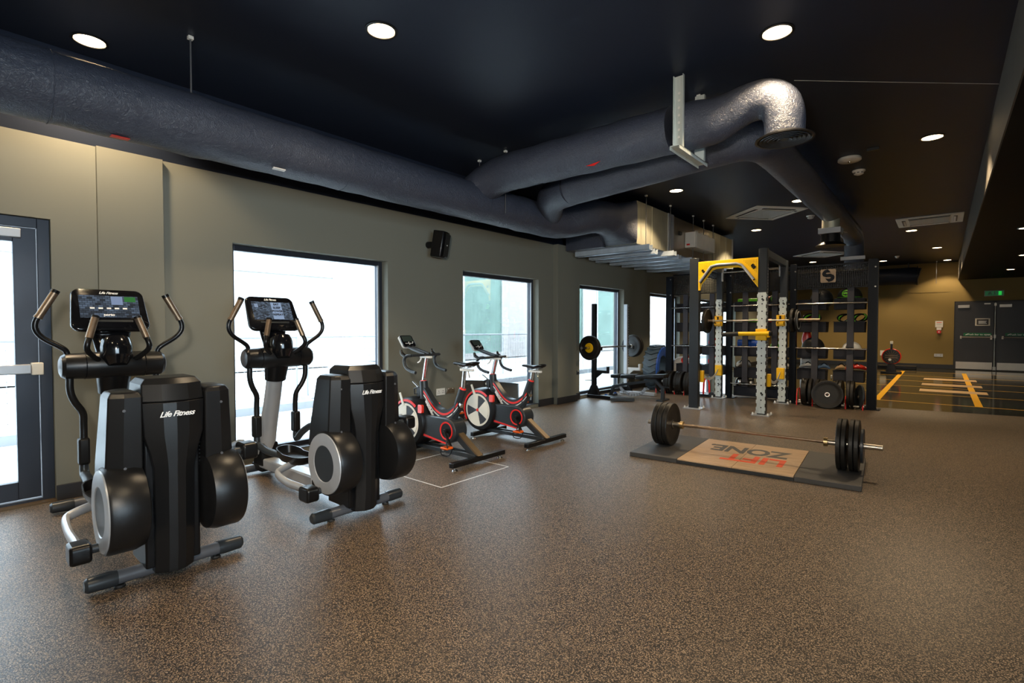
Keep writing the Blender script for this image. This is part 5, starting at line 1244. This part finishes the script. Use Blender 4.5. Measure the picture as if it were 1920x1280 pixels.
# floor racks of bumper plates (toast racks)
def plate_rack(x0, x1, label, ndiv, nm):
    T = thing('plate_rack', (0, 9.86, 0), label, 'plate rack')
    for y in (-.10, .12): MB().cyl((x0, y, .05), (x1, y, .05), .018, n=12).build('rail', 'steel', T)
    for k in range(ndiv):
        x = x0 + .02 + (x1 - x0 - .04) * k / (ndiv - 1)
        s = MB(); s.tube([(x, -.13, .0), (x, -.13, .16), (x, -.07, .27 if k in (0, ndiv - 1) else .20), (x, .09, .27 if k in (0, ndiv - 1) else .20), (x, .15, .16), (x, .15, 0)], .009, 8); s.build('divider', 'red', T)
    return T
plate_rack(-4.42, -3.62, 'low red-divided plate rack under the left bay', 5, 'left')
plate_rack(-1.90, -.93, 'low red-divided plate rack under the right bay', 5, 'right')
ORD = ['first', 'second', 'third', 'fourth', 'fifth', 'sixth', 'seventh', 'eighth', 'ninth', 'tenth', 'eleventh']
for k, x in enumerate((-4.35, -4.20, -4.145, -4.09, -3.995, -3.94, -3.885, -3.80, -3.75)):
    plate((x, 9.86, .228), 'black bumper plate, %s from the left in the left-hand floor rack' % ORD[k], 'plates in the left floor rack', .222, .05, (random.random() * 3, 0, rad(random.uniform(-4, 4))))
for k, x in enumerate((-1.80, -1.745, -1.69, -1.58, -1.53, -1.48, -1.31, -1.26, -1.155, -1.10)):
    plate((x, 9.86, .228), 'black bumper plate, %s from the left in the right-hand floor rack' % ORD[k], 'plates in the right floor rack', .222, .045, (random.random() * 3, 0, rad(random.uniform(-4, 4))))
plate((-1.01, 9.84, .20), 'tilted dark plate at the right end of the right-hand floor rack', 'odd plates by the floor racks', .19, .03, (0, rad(6), rad(24)), 'charcoal')
plate((-1.415, 9.60, .226), 'big dusty bumper plate leaning face-on against the right-hand floor rack', 'odd plates by the floor racks', .226, .05, (0, rad(-8), rad(-84)))
MB_ = thing('collar_clip', (-1.40, 9.88, .46), 'small spring collar lying on the plates of the right-hand rack', 'clip')
MB().torus((0, 0, .02), .028, .006, 'x', 20, 8).build('spring', 'steel', MB_)
MB().box((0, 0, .055), (.02, .03, .02)).build('grip', 'white', MB_, bevel=.003)
kr = thing('plate_tree', (-3.42, 9.80, 0), 'small red stand on the floor under the left bay', 'stand')
s = MB(); s.tube([(-.06, 0, .02), (-.05, 0, .26), (-.02, 0, .36), (.02, 0, .36), (.05, 0, .26), (.06, 0, .02)], .018, 10); s.build('red_frame', 'red', kr)
MB().b2((-.16, -.06, 0), (.16, .06, .05)).build('base', 'black', kr, bevel=.006)
MB().lathe([(.001, -.02), (.05, -.02), (.05, .02), (.001, .02)], (.12, -.07, .055), 'y', 18).build('wheel', 'charcoal', kr)

# red-rimmed machine at the far wall
Z = thing('ergometer', (-1.12, 18.2, 0), 'red-rimmed machine on a black base standing by the back wall', 'exercise machine')
MB().torus((0, 0, .49), .215, .014, 'y', 44, 10).build('red_rim', 'redglow', Z)
MB().lathe([(.001, -.05), (.20, -.05), (.205, .05), (.001, .05)], (0, 0, .49), 'y', 40).build('fan_cage', 'charcoal', Z)
s = MB()
for k in range(8):
    a = PI * k / 8; s.box((0, -.055, .49), (.38, .008, .012), (0, a, 0))
s.build('spokes', 'tape', Z, smooth=0)
MB().lathe([(.001, -.075), (.035, -.075), (.035, -.05)], (-.03, 0, .40), 'y', 18).build('hub_cap', 'white', Z)
for dz in (.52, .46): MB().box((0, -.06, dz), (.30, .01, .015)).build('cross_bar', 'bronze', Z, smooth=0)
MB().bar((0, 0, .68), (0, 0, .86), .05, .04, up=(0, 1, 0)).build('stem', 'black', Z)
MB().box((0, 0, .89), (.07, .05, .08)).build('monitor', 'cream', Z, bevel=.006)
MB().prism([(-.12, .06), (.12, .06), (.08, .28), (-.08, .28)], 'y', -.05, .05).build('stand', 'black', Z, bevel=.006)
MB().b2((-.24, -.12, 0), (.24, .12, .06)).build('base', 'black', Z, bevel=.008)
tag(MB().b2((-1.62, 20.4, 0), (-.62, 20.75, .10)).build('step_platform', 'black', bevel=.01), 'low black step lying along the back wall behind the red-rimmed machine', 'step')
